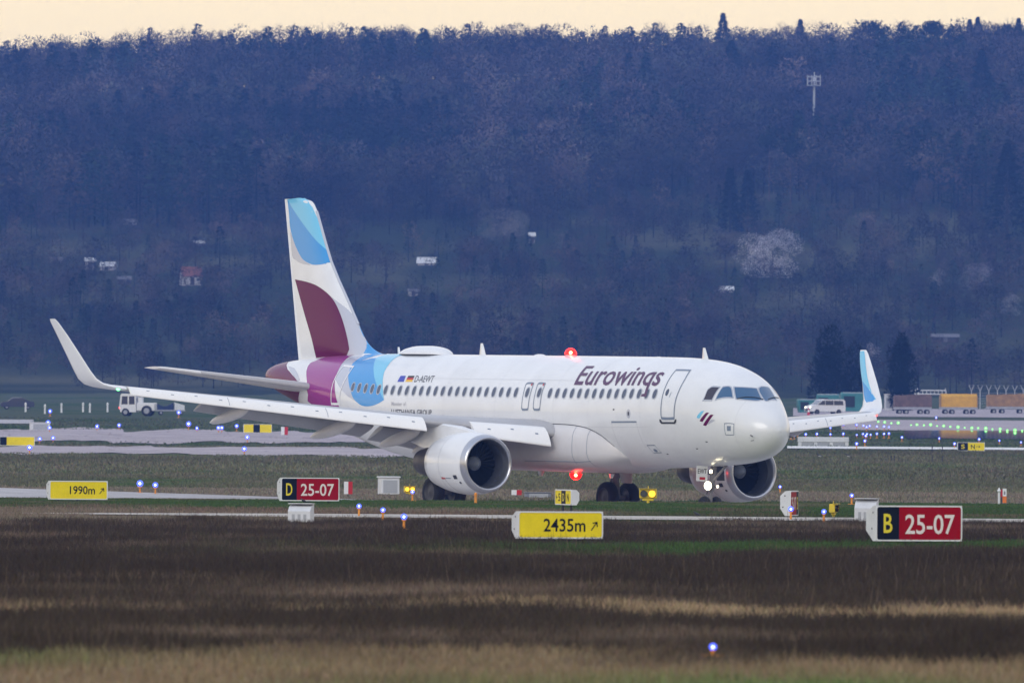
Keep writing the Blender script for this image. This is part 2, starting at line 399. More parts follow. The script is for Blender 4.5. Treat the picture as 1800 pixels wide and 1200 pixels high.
# livery outlines on the fuselage: (distance aft of the nose, angle round from the crown)
DEC = {'blue':[(29.268,0.689),(29.049,0.8793),(28.827,1.0541),(28.48,1.2333),(28.135,1.3946),(27.833,1.5199),(27.417,1.5948),(27.08,1.626),(26.692,1.6226),(26.198,1.5903),(25.727,1.5312),(25.341,1.4598),(25.841,1.2899),(26.416,1.11),(26.932,0.9187),(27.507,0.6807),(28.066,0.4283)],'lblue':[(25.341,1.4598),(25.841,1.2899),(26.416,1.11),(26.932,0.9187),(27.507,0.6807),(28.066,0.4283),(26.634,0.2627),(26.56,0.4296),(26.323,0.6838),(26.135,0.903),(25.849,1.0976),(25.56,1.2841)],'grey':[(30.13,0.7165),(29.952,0.9448),(29.854,1.1272),(29.861,1.1622),(29.043,1.3794),(28.308,1.5018),(27.649,1.5655),(27.417,1.5948),(27.833,1.5199),(28.135,1.3946),(28.48,1.2333),(28.827,1.0541),(29.049,0.8793),(29.268,0.689)],'purple':[(32.946,0.5816),(33.152,0.6752),(33.079,0.8439),(32.882,1.0604),(32.673,1.2183),(32.453,1.3788),(32.377,1.6591),(32.311,1.7737),(32.572,2.024),(30.896,2.2056),(29.067,2.3795),(28.525,2.4572),(28.631,2.0373),(29.182,1.7672),(29.384,1.6096),(29.562,1.4385),(29.723,1.2893),(29.861,1.1622),(29.854,1.1272),(29.952,0.9448),(30.13,0.7165)],'tailcone':[(35.377,0.7516),(34.92,1.0196),(34.205,1.239),(33.573,1.3985),(33.381,1.471),(33.227,1.7943),(33.965,2.3356)],'w4':[(3.057,1.2504),(3.018,1.1469),(3.035,0.9946),(2.985,0.933),(2.91,0.8806),(2.625,0.8149),(2.598,0.8483),(2.627,1.1875)],'w3':[(2.478,1.1481),(2.496,0.7687),(2.238,0.6547),(1.925,0.8283),(1.914,0.8702)],'w2':[(2.162,0.5865),(2.021,0.4688),(1.878,0.2855),(1.788,0.0625),(1.343,0.139),(1.305,0.1908),(1.325,0.382),(1.535,0.6295),(1.786,0.8103)],'w1':[(1.788,0.0003),(1.999,-0.4211),(1.724,-0.4675),(1.481,-0.5305),(1.235,-0.0461),(1.271,0.0653)],'door1':[(5.54,0.6625),(4.649,0.6236),(4.489,0.879),(4.466,1.1234),(4.484,1.3109),(4.489,1.4872),(4.489,1.6734),(4.566,1.7111),(5.23,1.7195),(5.339,1.671),(5.374,1.4744),(5.407,1.2878),(5.446,1.057),(5.488,0.8658)],'sill1':[(5.447,1.7141),(5.374,1.7136),(5.271,1.7625),(4.557,1.7544),(4.449,1.7013),(4.381,1.6996),(4.422,1.7588),(4.504,1.7897),(5.338,1.7986),(5.442,1.7636)],'dwin':[(5.166,1.2003)],'door4':[(29.842,0.7598),(28.903,0.7732),(28.862,0.9497),(28.883,1.1227),(28.981,1.3157),(29.038,1.4834),(29.054,1.7349),(29.93,1.8001),(29.895,1.6313),(29.9,1.4591),(29.889,1.2315),(29.862,1.0189)],'ex1':[(15.147,1.0572),(14.74,1.0554),(14.662,1.1024),(14.637,1.2379),(14.627,1.4366),(14.635,1.5742),(14.743,1.5885),(15.045,1.5901),(15.132,1.5494),(15.146,1.4391),(15.191,1.211),(15.233,1.105)],'ex2':[(14.306,1.0534),(13.886,1.0594),(13.82,1.1063),(13.822,1.2341),(13.783,1.4325),(13.789,1.5699),(13.896,1.5868),(14.197,1.5857),(14.295,1.5451),(14.311,1.4351),(14.347,1.2071),(14.39,1.1011)],'txt_euro':[(11.783,1.0854),(11.882,0.6342),(5.931,1.0742)],'txt_reg':[(23.48,1.0858),(23.558,0.9461),(22.09,1.0827)],'flagEU':[(24.742,1.0917),(24.251,1.0865),(24.336,0.9526),(24.727,0.9566)],'flagDE':[(24.141,1.0857),(23.627,1.083),(23.688,0.9487),(24.152,0.9512)],'txt_lh':[(24.755,1.7142),(24.736,1.6189),(21.728,1.7078)],'txt_mem':[(24.74,1.5548),(24.763,1.4816),(23.654,1.5469)],'logo_b':[(3.236,1.6222),(3.209,1.581),(3.063,1.4982),(2.985,1.4682),(2.853,1.4555),(2.912,1.485),(3.051,1.596),(3.12,1.6277)],'logo_m1':[(3.09,1.6796),(3.034,1.6349),(2.838,1.5193),(2.747,1.4795),(2.614,1.4666),(2.663,1.494),(2.899,1.6586),(2.97,1.6847)],'logo_m2':[(2.926,1.7512),(2.873,1.7121),(2.637,1.5539),(2.55,1.5016),(2.398,1.4833),(2.44,1.5085),(2.727,1.7291),(2.817,1.7575)],'logo_g':[(2.711,1.7278),(2.556,1.6201),(2.416,1.5856),(2.319,1.5914),(2.511,1.6656)],'svc':[(1.927,1.6081),(1.886,1.5751),(1.568,1.5022),(1.525,1.5389),(1.543,1.8307),(1.595,1.8588),(1.88,1.8936),(1.925,1.8575)],'svcin':[(1.816,1.6327),(1.653,1.5955),(1.663,1.738),(1.817,1.766)],'cargo':[(8.706,1.7617),(7.018,1.7776)],'port':[(7.526,1.6151)],'misc':[(2.991,2.1354),(3.771,2.3215),(0.926,2.0326),(6.489,2.3423),(8.568,1.5412)]}
# livery outlines on the fin: (distance aft, height)
FIN = {'flb':[(36.632,11.773),(36.077,11.387),(35.242,10.866),(34.246,10.266),(33.42,9.789),(32.795,9.431),(33.63,10.621),(34.528,11.735)],'fblue':[(36.632,11.773),(36.467,11.19),(36.356,10.712),(36.141,10.352),(35.83,9.993),(35.406,9.634),(34.991,9.395),(34.181,9.212),(33.386,9.242),(32.79,9.352),(32.795,9.431),(33.42,9.789),(34.246,10.266),(35.242,10.866),(36.077,11.387)],'fsliv':[(36.312,10.512),(36.126,9.596),(35.712,9.396),(35.143,9.26),(34.339,9.196),(34.991,9.395),(35.406,9.634),(35.83,9.993),(36.141,10.352)],'fmar':[(35.81,8.648),(34.94,8.577),(33.974,8.443),(33.164,8.206),(32.51,7.89),(32.009,7.457),(31.496,6.828),(31.007,6.043),(30.997,5.885),(31.185,5.608),(31.4,5.252),(33.776,5.234),(33.8,5.63),(34.163,6.341),(34.861,7.291)],'fgrey':[(32.756,8.024),(31.781,7.616),(30.843,7.209),(30.359,6.754),(29.965,6.206),(29.899,5.892),(30.007,5.616),(30.461,5.338),(31.4,5.252),(31.185,5.608),(30.997,5.885),(31.007,6.043),(31.496,6.828),(32.009,7.457),(32.51,7.89)],'ffil':[(30.363,6.817),(29.965,6.206),(29.899,5.892),(30.007,5.616),(30.456,5.259),(27.338,5.283),(27.986,5.732),(28.932,5.937),(29.576,6.247)]}
A0 = 17.7
AV = Vector((-math.cos(PSI), math.sin(PSI), 0)); BV = Vector((-math.sin(PSI), -math.cos(PSI), 0))
base = Matrix((AV, BV, Vector((0, 0, 1)))).transposed().to_4x4()
MP = Matrix.Translation((PX0, PD0, 0)) @ Matrix.Rotation(DEL, 4, 'Y') @ base @ Matrix.Rotation(-TAU, 4, 'Y')
plane = thing('airliner', 'white twin engine passenger jet with maroon and blue tail taxiing on the runway', 'airplane')
plane.matrix_world = MP
OFF = (-A0, 0, 0)
def pb(mb, name, mats, parent=None, label=None):
    o = mb.build(name, mats, parent or plane, OFF)
    if label: o['label'] = label
    return o
def fdecal(mb, vs, fs, mi, off=.004, sa=.3, st=.09, mirror=False):
    vs, fs = bisected(vs, fs, sa, st)
    mb.add([fus(a, t, off) for a, t in vs], fs, mi)
    if mirror: mb.add([(lambda p: (p[0], -p[1], p[2]))(fus(a, t, off)) for a, t in vs], fs, mi)
fm = [M_white, M_blue, M_lblue, M_lgrey, M_purple, M_maroon, M_word, M_navy, M_tgrey, M_eu, M_blk, M_red, M_gold, M_line, M_wline, M_belly, M_dline, M_faint]
fz = MB()
st = sorted(set([.28, .29, .31, .35, .42, .5, .65, .8, 1.03, 1.25]+[round(1.45+.2*i, 2) for i in range(30)]+[7.5+.75*i for i in range(23)]+[24+.4*i for i in range(34)]+[37.35, 37.5, 37.57, 37.6]))
NT = 72
fz.loft([[fus(a, 2*math.pi*j/NT) for j in range(NT)] for a in st], 0, True, True, True)
fdecal(fz, *fill2d([(28.066, 0.0)] + DEC['blue'][::-1][:0] + [(30.1, 0.0), (29.4, .35)] + smooth2d(DEC['blue'])), 1, .004, mirror=True)
fdecal(fz, *fill2d(smooth2d(DEC['lblue'][:6])[:16] + [DEC['lblue'][5], (28.066, 0.0), (26.8, 0.0)] + DEC['lblue'][6:]), 2, .007, mirror=True)
fdecal(fz, *fill2d([(30.3, .35)] + DEC['grey'] + [(29.4, .35)]), 3, .004, mirror=True)
fdecal(fz, *fill2d([(30.8, 0.0), (32.6, 0.0)] + DEC['purple']), 4, .006, mirror=True)
fdecal(fz, *fill2d([(37.56, 0.0), (36.1, 0.0)] + DEC['tailcone'] + [(34.6, math.pi), (37.56, math.pi)]), 5, .006, sa=.15, mirror=True)
fdecal(fz, *fill2d([(35.1, .83), (34.56, 1.1), (33.9, 1.31), (33.4, 1.46), (33.2, 1.4), (33.6, 1.2), (34.3, .95)]), 3, .008, mirror=True)
def affine_text(s, key, bold, cap=1.0, mi=6, off=.005, cond=1.0):
    o, u, r = [Vector(p) for p in DEC[key]]
    vs, fs, w = text2d(s.replace('g', 'q') if key == 'txt_euro' else s, bold, cond); ex = (r-o)/w; ey = (u-o)
    if key == 'txt_euro':          # the g has a long straight tail with a short hook
        vs = [(x, y*1.45 if y < -.1 else y) for x, y in vs]; lo = min(y for x, y in vs); x0 = min(x for x, y in vs if y < -.1); k = len(vs)
        vs = vs+[(x0-.20, lo+.01), (x0-.18, lo+.10), (x0+.01, lo+.13), (x0+.01, lo)]; fs = list(fs)+[(k, k+3, k+2, k+1)]
    fdecal(fz, [tuple(o+ex*x+ey*y) for x, y in vs], fs, mi, off, .25, .06)
affine_text('Eurowings', 'txt_euro', .011, off=.014)
affine_text('D-AEWT', 'txt_reg', .006, mi=7)
affine_text('LUFTHANSA GROUP', 'txt_lh', .012, mi=7)
affine_text('Member of', 'txt_mem', .006, mi=8)
fdecal(fz, *fill2d(DEC['flagEU']), 9)
q = [Vector(p) for p in DEC['flagDE']]        # bottom left, bottom right, top right, top left
for k, mi in ((0, 12), (1, 11), (2, 10)):
    L = lambda a, b, t: tuple(a+(b-a)*t)
    fdecal(fz, *fill2d([L(q[0], q[3], k/3), L(q[1], q[2], k/3), L(q[1], q[2], (k+1)/3), L(q[0], q[3], (k+1)/3)]), mi)
for k, mi in (('logo_b', 2), ('logo_g', 3), ('logo_m1', 5), ('logo_m2', 5)): fdecal(fz, *fill2d(smooth2d(DEC[k])), mi, .005 if k != 'logo_g' else .004, .12, .05)
fdecal(fz, *ring2d(smooth2d(DEC['svc']), .022), 13); fdecal(fz, *fill2d(DEC['svcin']), 13)
# panel joints: radome ring, cargo door, small ports
for a in (1.5,): fdecal(fz, *line2d([(a, .35+.1*i) for i in range(26)], .012), 17, .003)
for aa in (6.75, 10.4, 12.9, 17.1, 20.9, 23.6): fdecal(fz, *line2d([(aa, .2+.1*i) for i in range(25)], .012), 17, .003)
for tt in (1.0, 1.86): fdecal(fz, *line2d([(6.2+.5*i, tt) for i in range(37)], .007), 17, .003)
a0, a1 = 7.0, 8.75
fdecal(fz, *line2d([(a1, 1.765), (a0, 1.765)], .03), 13, .006)
fdecal(fz, *line2d([(a0, 1.77), (a0, 2.28)], .012), 8, .003); fdecal(fz, *line2d([(a1, 1.77), (a1, 2.28)], .012), 8, .003)
for a, t in DEC['misc']+[(5.9, 2.45), (9.6, 2.2)]: fdecal(fz, [(a-.06, t-.012), (a+.06, t-.012), (a+.05, t+.014), (a-.05, t+.014)], [(0, 1, 2, 3)], 16, .004)
a, t = DEC['port'][0]
fdecal(fz, *fill2d([(a+.14*math.cos(i*.5236), t+.085*math.sin(i*.5236)) for i in range(12)]), 3, .004)
fdecal(fz, *fill2d([(a+.06*math.cos(i*.5236), t+.04*math.sin(i*.5236)) for i in range(12)]), 16, .007)
fdecal(fz, *ring2d([(6.85, 2.22), (6.3, 2.22), (6.2, 2.42), (6.75, 2.42)], .02), 13, .004)
fdecal(fz, *fill2d([(6.49+.12*math.cos(i*.5236), 2.35+.04*math.sin(i*.5236)) for i in range(12)]), 13, .006)
pb(fz, 'fuselage', fm)

# cabin windows, each a pane in a pale frame
def cabin_window(a, th, blue=False):
    p = [(a+.115*spow(math.cos(i*math.pi/10), .8), th+.088*spow(math.sin(i*math.pi/10), .8)) for i in range(20)]
    m = MB(); fdecal(m, *fill2d(p), 0, .009); fdecal(m, *ring2d([(x+(x-a)*.35, t+(t-th)*.22) for x, t in p], .034), 1, .008)
    pb(m, 'cabin_window', [M_win, M_winfr])
for i in range(15): cabin_window(5.93+.533*i*.983, 1.246+.001*i)
cabin_window(14.04, 1.252); cabin_window(14.90, 1.255)
for i in range(24): cabin_window(15.72+.5365*i, 1.258+.0001*i+.00028*max(0, i-14)**2)
for k, mm, lab in (('w1', M_cock, None), ('w2', M_cock, None), ('w3', M_cock, None), ('w4', M_cockd, 'dark rear cockpit window')):
    for sg in (1, -1):
        if k == 'w1' and sg < 0 or k == 'w2' and sg < 0: continue
        P = [(a, t*sg) for a, t in smooth2d(DEC[k], 3)]; c = Vector((sum(p[0] for p in P)/len(P), sum(p[1] for p in P)/len(P)))
        m = MB(); fdecal(m, *fill2d(P), 0, .006, .12, .05)
        fdecal(m, *ring2d([tuple(c+(Vector(p)-c)*1.09) for p in P], .035), 1, .008, .12, .05)
        o = pb(m, 'cockpit_window', [mm, M_winfr])
        if lab: o['label'] = lab
def door(key, line, w, panel=0):
    P = smooth2d(DEC[key], 3); m = MB(); fdecal(m, *ring2d(P, w), 0, .012)
    if panel: fdecal(m, *fill2d(P), 1, .003)
    return pb(m, {'ex': 'emergency_exit'}.get(key[:2], 'door'), [line, M_white])
d = door('door1', M_line, .05, 1)
m = MB(); a, t = DEC['dwin'][0]; fdecal(m, *fill2d([(a+.10*math.cos(i*.5236), t+.072*math.sin(i*.5236)) for i in range(12)]), 0, .009); pb(m, 'door_window', M_win, d)
m = MB(); fdecal(m, *fill2d([(4.93, 1.19), (4.90, 1.19), (4.93, 1.29), (4.96, 1.29)]), 0, .010); pb(m, 'door_handle', M_line, d)
m = MB(); fdecal(m, *fill2d(DEC['sill1']), 0, .012); pb(m, 'door_sill', M_dline, d)
d = door('door4', M_wline, .055); d['label'] = 'rear cabin door outlined in white'
for k in ('ex1', 'ex2'):
    d = door(k, M_line, .04, 1); P = DEC[k]; a = sum(p[0] for p in P)/len(P)-.13
    m = MB(); fdecal(m, *fill2d([(a+.05*math.cos(i), 1.10+.03*math.sin(i)) for i in range(6)]), 0, .014); pb(m, 'release_mark', M_red, d)

# belly fairing
m = MB(); FA = pchip([8.7, 9.0, 9.8, 11, 13, 18, 20, 21.6, 22.4], [.95, 1.42, 1.92, 2.11, 2.16, 2.16, 2.12, 1.98, 1.70])
FTp = pchip([8.7, 9.2, 9.9, 10.8, 11.8, 13, 16, 19, 22.4], [2.25, 2.85, 3.25, 3.46, 3.53, 3.54, 3.40, 3.1, 2.4]); FBt = pchip([8.7, 9.3, 10.0, 11.2, 19, 21, 22.4], [2.02, 1.80, 1.62, 1.50, 1.48, 1.60, 1.80])
rings = []
for i in range(46):
    a = 8.7+i*13.7/45; w, t, b = FA(a), FTp(a), FBt(a); zc, h = (t+b)/2, (t-b)/2
    rings.append([(a, w*spow(math.sin(2*math.pi*j/56), .62), zc+h*spow(math.cos(2*math.pi*j/56), .62)) for j in range(56)])
m.loft(rings, 0, True, True, True)
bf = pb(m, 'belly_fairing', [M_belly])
# seams and bay outlines on the fairing
def fline(pts, w):
    o = []
    for sg in (1, -1):
        mm = MB(); R = []
        for p in pts: R.append([(p[0]+w*dx, sg*p[1], p[2]+w*dz) for dx, dz in ((1, 0), (0, 1), (-1, 0), (0, -1))]+[(p[0], sg*(p[1]+w), p[2])])
        mm.loft([[r[0], r[4], r[2]] if abs(pts[0][0]-pts[-1][0]) < .5 else [r[1], r[4], r[3]] for r in R], 0, True, True, True, False); o.append(mm)
    return o
def fside(a, k):       # point on the fairing skin, k = 0 top .. 1 bottom
    w, t, b = FA(a), FTp(a), FBt(a); zc, h = (t+b)/2, (t-b)/2; th = k*math.pi
    return (a, (w+.004)*spow(math.sin(th), .62), zc+(h+.004)*spow(math.cos(th), .62))
for pts in ([fside(11.2, k/20) for k in range(4, 15)], [fside(10.3, k/20) for k in range(5, 18)], [fside(a/4, .66) for a in range(41, 60)]):
    for l in fline(pts, .010): pb(l, 'panel_seam', M_line, bf)
# dark sealing strip where the fairing meets the fuselage
pts = []
for i in range(40):
    a = 8.95+i*.19; best = None
    for j in range(20, 190):
        k = j/400; p = fside(a, k); w, T, B = FW(a), FT(a), FB(a); zc, h = (T+B)/2, (T-B)/2
        if (p[1]/w)**2+((p[2]-zc)/h)**2 >= 1.0: best = p; break
    if best: pts.append(best)
for l in fline(pts, .016): pb(l, 'fairing_seal', M_dline, bf)

# ------------------------------------------------ lifting surfaces
def naca(x): return 5*(.2969*math.sqrt(x)-.126*x-.3516*x*x+.2843*x**3-.1036*x**4)
AX = [1, .9, .78, .64, .5, .38, .27, .18, .11, .06, .025, .006]
def foil(le, chord, tc, sg, cant=0.0, droop=0.0, cam_=.012):
    """closed section ring; le = (a, b, z) of the leading edge on the starboard side"""
    n = []; ca, sa = math.cos(cant), math.sin(cant); cd_, sd_ = math.cos(droop), math.sin(droop)
    for x, s in [(x, 1) for x in AX]+[(0, 0)]+[(x, -1) for x in AX[::-1]]:
        y = s*tc*naca(x)*(1.15 if s > 0 else .85)+cam_*4*x*(1-x); X = chord*(x*cd_+y*sd_); Y = chord*(y*cd_-x*sd_)
        n.append((le[0]+X, sg*(le[1]-Y*sa), le[2]+Y*ca))
    return n if sg > 0 else n[::-1]
WS = [(1.5, 12.15, 2.82, 7.0, .13), (2.3, 12.5, 2.88, 6.3, .128), (6.4, 14.45, 3.16, 4.15, .115), (11.5, 16.95, 3.60, 3.0, .105), (16.4, 19.35, 4.03, 1.85, .10)]
wf = [pchip([w[0] for w in WS], [w[i] for w in WS]) for i in (1, 2, 3, 4)]
WL = [(16.75, 19.62, 4.075, 1.70, .095, 8), (17.05, 19.90, 4.17, 1.56, .09, 32), (17.25, 20.15, 4.36, 1.42, .088, 58), (17.37, 20.42, 4.66, 1.28, .085, 72), (17.54, 21.02, 5.30, 1.05, .085, 76), (17.70, 21.66, 5.95, .82, .085, 76), (17.83, 22.16, 6.42, .60, .085, 76), (17.87, 22.36, 6.55, .42, .085, 76)]
def slat(b0, b1, h0, h1, sg):
    m = MB(); rings = []; n = 14
    for i in range(n+1):
        t = i/n; b = b0+(b1-b0)*t; h = h0+(h1-h0)*t; a = wf[0](b)-.42*h-.10; z = wf[1](b)-.20*h
        P = [(1.15, .52), (.92, .56), (.66, .46), (.40, .22), (.20, -.06), (.05, -.36), (.0, -.48), (.03, -.55), (.14, -.56), (.30, -.30), (.58, .06), (.88, .36)]
        r = [(a+h*x, sg*b, z+h*y) for x, y in P]; rings.append(r if sg > 0 else r[::-1])
    m.loft(rings, 0, True, True, True)
    def face(b, k, off=.004):      # point on the slat skin, k = 0 upper edge .. 1 lower edge
        h = h0+(h1-h0)*(b-b0)/(b1-b0); q = [(.66, .46), (.40, .22), (.20, -.06), (.05, -.36)]; f = k*3; i = min(int(f), 2); f -= i
        x = q[i][0]+(q[i+1][0]-q[i][0])*f-.7*off/h; y = q[i][1]+(q[i+1][1]-q[i][1])*f+.7*off/h
        return (wf[0](b)-.42*h-.10+h*x, sg*b, wf[1](b)-.20*h+h*y)
    nj = max(1, round((b1-b0)/3.3))
    for j in range(1, nj):
        b = b0+(b1-b0)*j/nj
        for k in range(6): m.tube(face(b, k/6), face(b, (k+1)/6), .008, .008, 5, 1, False)
    for j in range(int((b1-b0)/.8)):
        b = b0+.4+.8*j; k = .25 if j % 2 else .42
        m.add([face(b-.05, k, .006), face(b+.05, k, .006), face(b+.05, k+.10, .006), face(b-.05, k+.10, .006)], [(0, 1, 2, 3) if sg > 0 else (3, 2, 1, 0)], 1, False)
    return m
def spindle(p, q, r, sg, n=14, seg=12):
    m = MB(); p = Vector(p); q = Vector(q); rings = []
    for i in range(seg+1):
        t = i/seg; c = p.lerp(q, t); k = (4*t*(1-t))**.55*(1-.25*t) if 0 < t < 1 else .02
        rr = [(c.x, sg*(c.y+r*.62*k*math.cos(2*math.pi*j/n)), c.z+r*k*math.sin(2*math.pi*j/n)) for j in range(n)]
        rings.append(rr[::-1] if sg > 0 else rr)
    m.loft(rings, 0, True, True, True); return m
def wing(sg):
    m = MB()
    bs = [1.5, 2.3, 3.5, 5, 6.4, 8, 9.7, 11.5, 13.2, 14.9, 16.4]
    m.loft([foil((wf[0](b), b, wf[1](b)), wf[2](b), wf[3](b), sg) for b in bs], 0, True, True, True)
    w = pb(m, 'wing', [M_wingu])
    m = MB()
    m.loft([foil((wf[0](16.41), 16.41, wf[1](16.41)), wf[2](16.41), .10, sg)]+[foil((a, b, z), c, tc, sg, math.radians(k)) for b, a, z, c, tc, k in WL], 0, True, False, True)
    # pale and mid blue livery on the inboard face of the winglet
    def wl(u, v, off):      # u along chord, v = height
        fa, fb, fzz, fc = [pchip([x[2] for x in WL], [x[i] for x in WL]) for i in (1, 0, 2, 3)]
        c = fc(v); y = .085*c*naca(max(u, .01))*1.15+.012*4*u*(1-u)*c+off; k = math.radians(76)
        return (fa(v)+u*c, sg*(fb(v)-y*math.sin(k)), v+y*math.cos(k))
    for poly, mi, off in (([(.98, 6.5), (.30, 6.5), (.42, 6.1), (.50, 5.5), (.40, 4.95), (.20, 4.62), (.45, 4.55), (.98, 5.3)], 1, .006), ([(.97, 5.35), (.62, 5.08), (.33, 4.75), (.28, 4.62), (.45, 4.50), (.75, 4.50), (.92, 4.75)], 2, .010)):
        vs, fs = bisected(*fill2d(smooth2d(poly)), .12, .25); m.add([wl(u, v, off) for u, v in vs], fs, mi)
    pb(m, 'winglet', [M_white, M_lblue, M_blue], w)
    pb(slat(2.42, 4.95, .66, .50, sg), 'slat', [M_slat, M_line], w); pb(slat(6.55, 16.35, .46, .29, sg), 'slat', [M_slat, M_line], w)
    for b0, b1, dr in ((2.35, 6.25, 24), (6.6, 12.9, 24)):
        m = MB(); rings = []
        for i in range(7):
            b = b0+(b1-b0)*i/6; c = wf[2](b); ft = .30*c if b1 < 7 else .27*c
            rings.append(foil((wf[0](b)+c*.86, b, wf[1](b)-.045*c), ft, .14, sg, 0, math.radians(dr)))
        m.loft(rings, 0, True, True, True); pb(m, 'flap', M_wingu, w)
    for p, q, r in (((17.6, 12.2, 3.42), (20.75, 12.1, 2.90), .24), ((15.9, 8.6, 3.08), (19.5, 8.5, 2.47), .28), ((15.2, 6.25, 2.84), (18.35, 6.2, 2.25), .28), ((16.6, 4.6, 2.72), (18.8, 4.5, 2.00), .24)):
        pb(spindle(p, q, r, sg), 'flap_fairing', M_belly, w)
    m = MB(); m.sphere((19.62, sg*16.62, 4.04), .075); pb(m, 'position_light', M_green if sg > 0 else M_redl, w)
    # track cut-outs on the slat skin
    for bb, b_, hh in ((6.55, 16.35, .40), (2.42, 4.95, .58)):
        pass
    return w
for sg in (1, -1): wing(sg)
# fin
FLE = pchip([5.2, 5.6, 5.72, 5.8, 6.0, 6.25, 6.8, 7.8, 9.34, 10.89, 11.45, 11.68, 11.79], [27.2, 27.75, 28.35, 29.0, 29.7, 30.15, 30.72, 31.65, 33.07, 34.06, 34.45, 34.75, 35.3])
FTE = lambda z: 35.34+.2385*(z-5.2)
FTH = pchip([5.2, 6.2, 9, 11.79], [.36, .30, .21, .12])
def finy(a, z):
    c = FTE(z)-FLE(z); x = min(max((a-FLE(z))/c, 0), 1); return FTH(z)*2*naca(x)*(1-math.exp(-x*30)*.6)
m = MB(); rings = []
zz = [5.2, 5.3, 5.4, 5.5, 5.55]+[5.6+.02*i for i in range(16)]+[5.94+.07*i for i in range(80)]+[11.52, 11.58, 11.64, 11.68, 11.71, 11.74, 11.765, 11.79]
FX = [1, .95, .88, .8, .7, .6, .5]+[.5*(1-i/44)**2 for i in range(1, 43)]
for z in zz:
    c = FTE(z)-FLE(z)
    rings.append([(FLE(z)+x*c, -finy(FLE(z)+x*c, z), z) for x in FX]+[(FLE(z), 0, z)]+[(FLE(z)+x*c, finy(FLE(z)+x*c, z), z) for x in FX[::-1]])
m.loft(rings, 0, True, False, True)
def inside(p, P):
    c = False
    for i in range(len(P)):
        (x0, y0), (x1, y1) = P[i-1], P[i]
        if (y0 > p[1]) != (y1 > p[1]) and p[0] < (x1-x0)*(p[1]-y0)/(y1-y0)+x0: c = not c
    return c
fin_base = len(m.f)
for k, mi, off in (('flb', 2, .004), ('fblue', 1, .006), ('fsliv', 3, .008), ('fgrey', 3, .004), ('fmar', 4, .007), ('ffil', 1, .004)):
    P = FIN[k]
    if k == 'ffil': P = [(FLE(6.9)+.01, 6.9)]+P[1:5]+[(27.3, 5.25)]+[(FLE(z)+.01, z) for z in (5.4, 5.6, 5.72, 5.8, 6.0, 6.25, 6.5, 6.8)]
    P = [(min(max(a, FLE(z)+.004), FTE(z)-.004), z) for a, z in P]
    PS = smooth2d(P) if k != 'ffil' else P
    for i in range(fin_base):      # the skin under each livery panel takes its colour too
        q = [m.v[j] for j in m.f[i]]; c = (sum(v[0] for v in q)/len(q), sum(v[2] for v in q)/len(q))
        if c[0]-FLE(c[1]) > .09*(FTE(c[1])-FLE(c[1])): continue
        if inside(c, PS): m.m[i] = mi
    vs, fs = bisected(*fill2d(PS), .07, .2)
    vs = [(min(max(a, FLE(z)+.035), FTE(z)-.002), z) for a, z in vs]
    for sg in (1, -1): m.add([(a-.3*off, sg*(finy(a, z)+off), z) for a, z in vs], fs, mi)
l = MB()
fin = pb(m, 'vertical_fin', [M_white, M_blue, M_lblue, M_lgrey, M_maroon])
m = MB(); le = [(FLE(z)+.0, z) for z in (6.9, 7.8, 8.6, 9.34, 10.1, 10.89, 11.3)]
for i in range(len(le)-1): m.tube((le[i][0]+.03, 0, le[i][1]), (le[i+1][0]+.03, 0, le[i+1][1]), .055, .055, 8, 0, False)
pb(m, 'leading_edge_strip', M_lgrey, fin)
for sg in (1, -1):
    m = MB(); hs = [(.5, 31.55, 4.36, 4.1, .10), (1.2, 32.05, 4.44, 3.75, .10), (3.5, 33.5, 4.70, 2.65, .10), (6.0, 35.08, 4.985, 1.48, .10), (6.22, 35.35, 5.01, 1.25, .08)]
    m.loft([foil((a, b, z), c, tc, sg, 0, 0, -.004) for b, a, z, c, tc in hs], 0, True, True, True)
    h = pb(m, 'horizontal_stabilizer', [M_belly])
    m = MB(); m.loft([foil((a-.03, b, z), c*.16, .42, sg, 0, 0, 0) for b, a, z, c, tc in [(1.35, 32.14, 4.456, 3.68, .1), (4.9, 34.38, 4.86, 2.0, .1)]], 0, True, True, True)
    pb(m, 'leading_edge_strip', M_wingu, h)

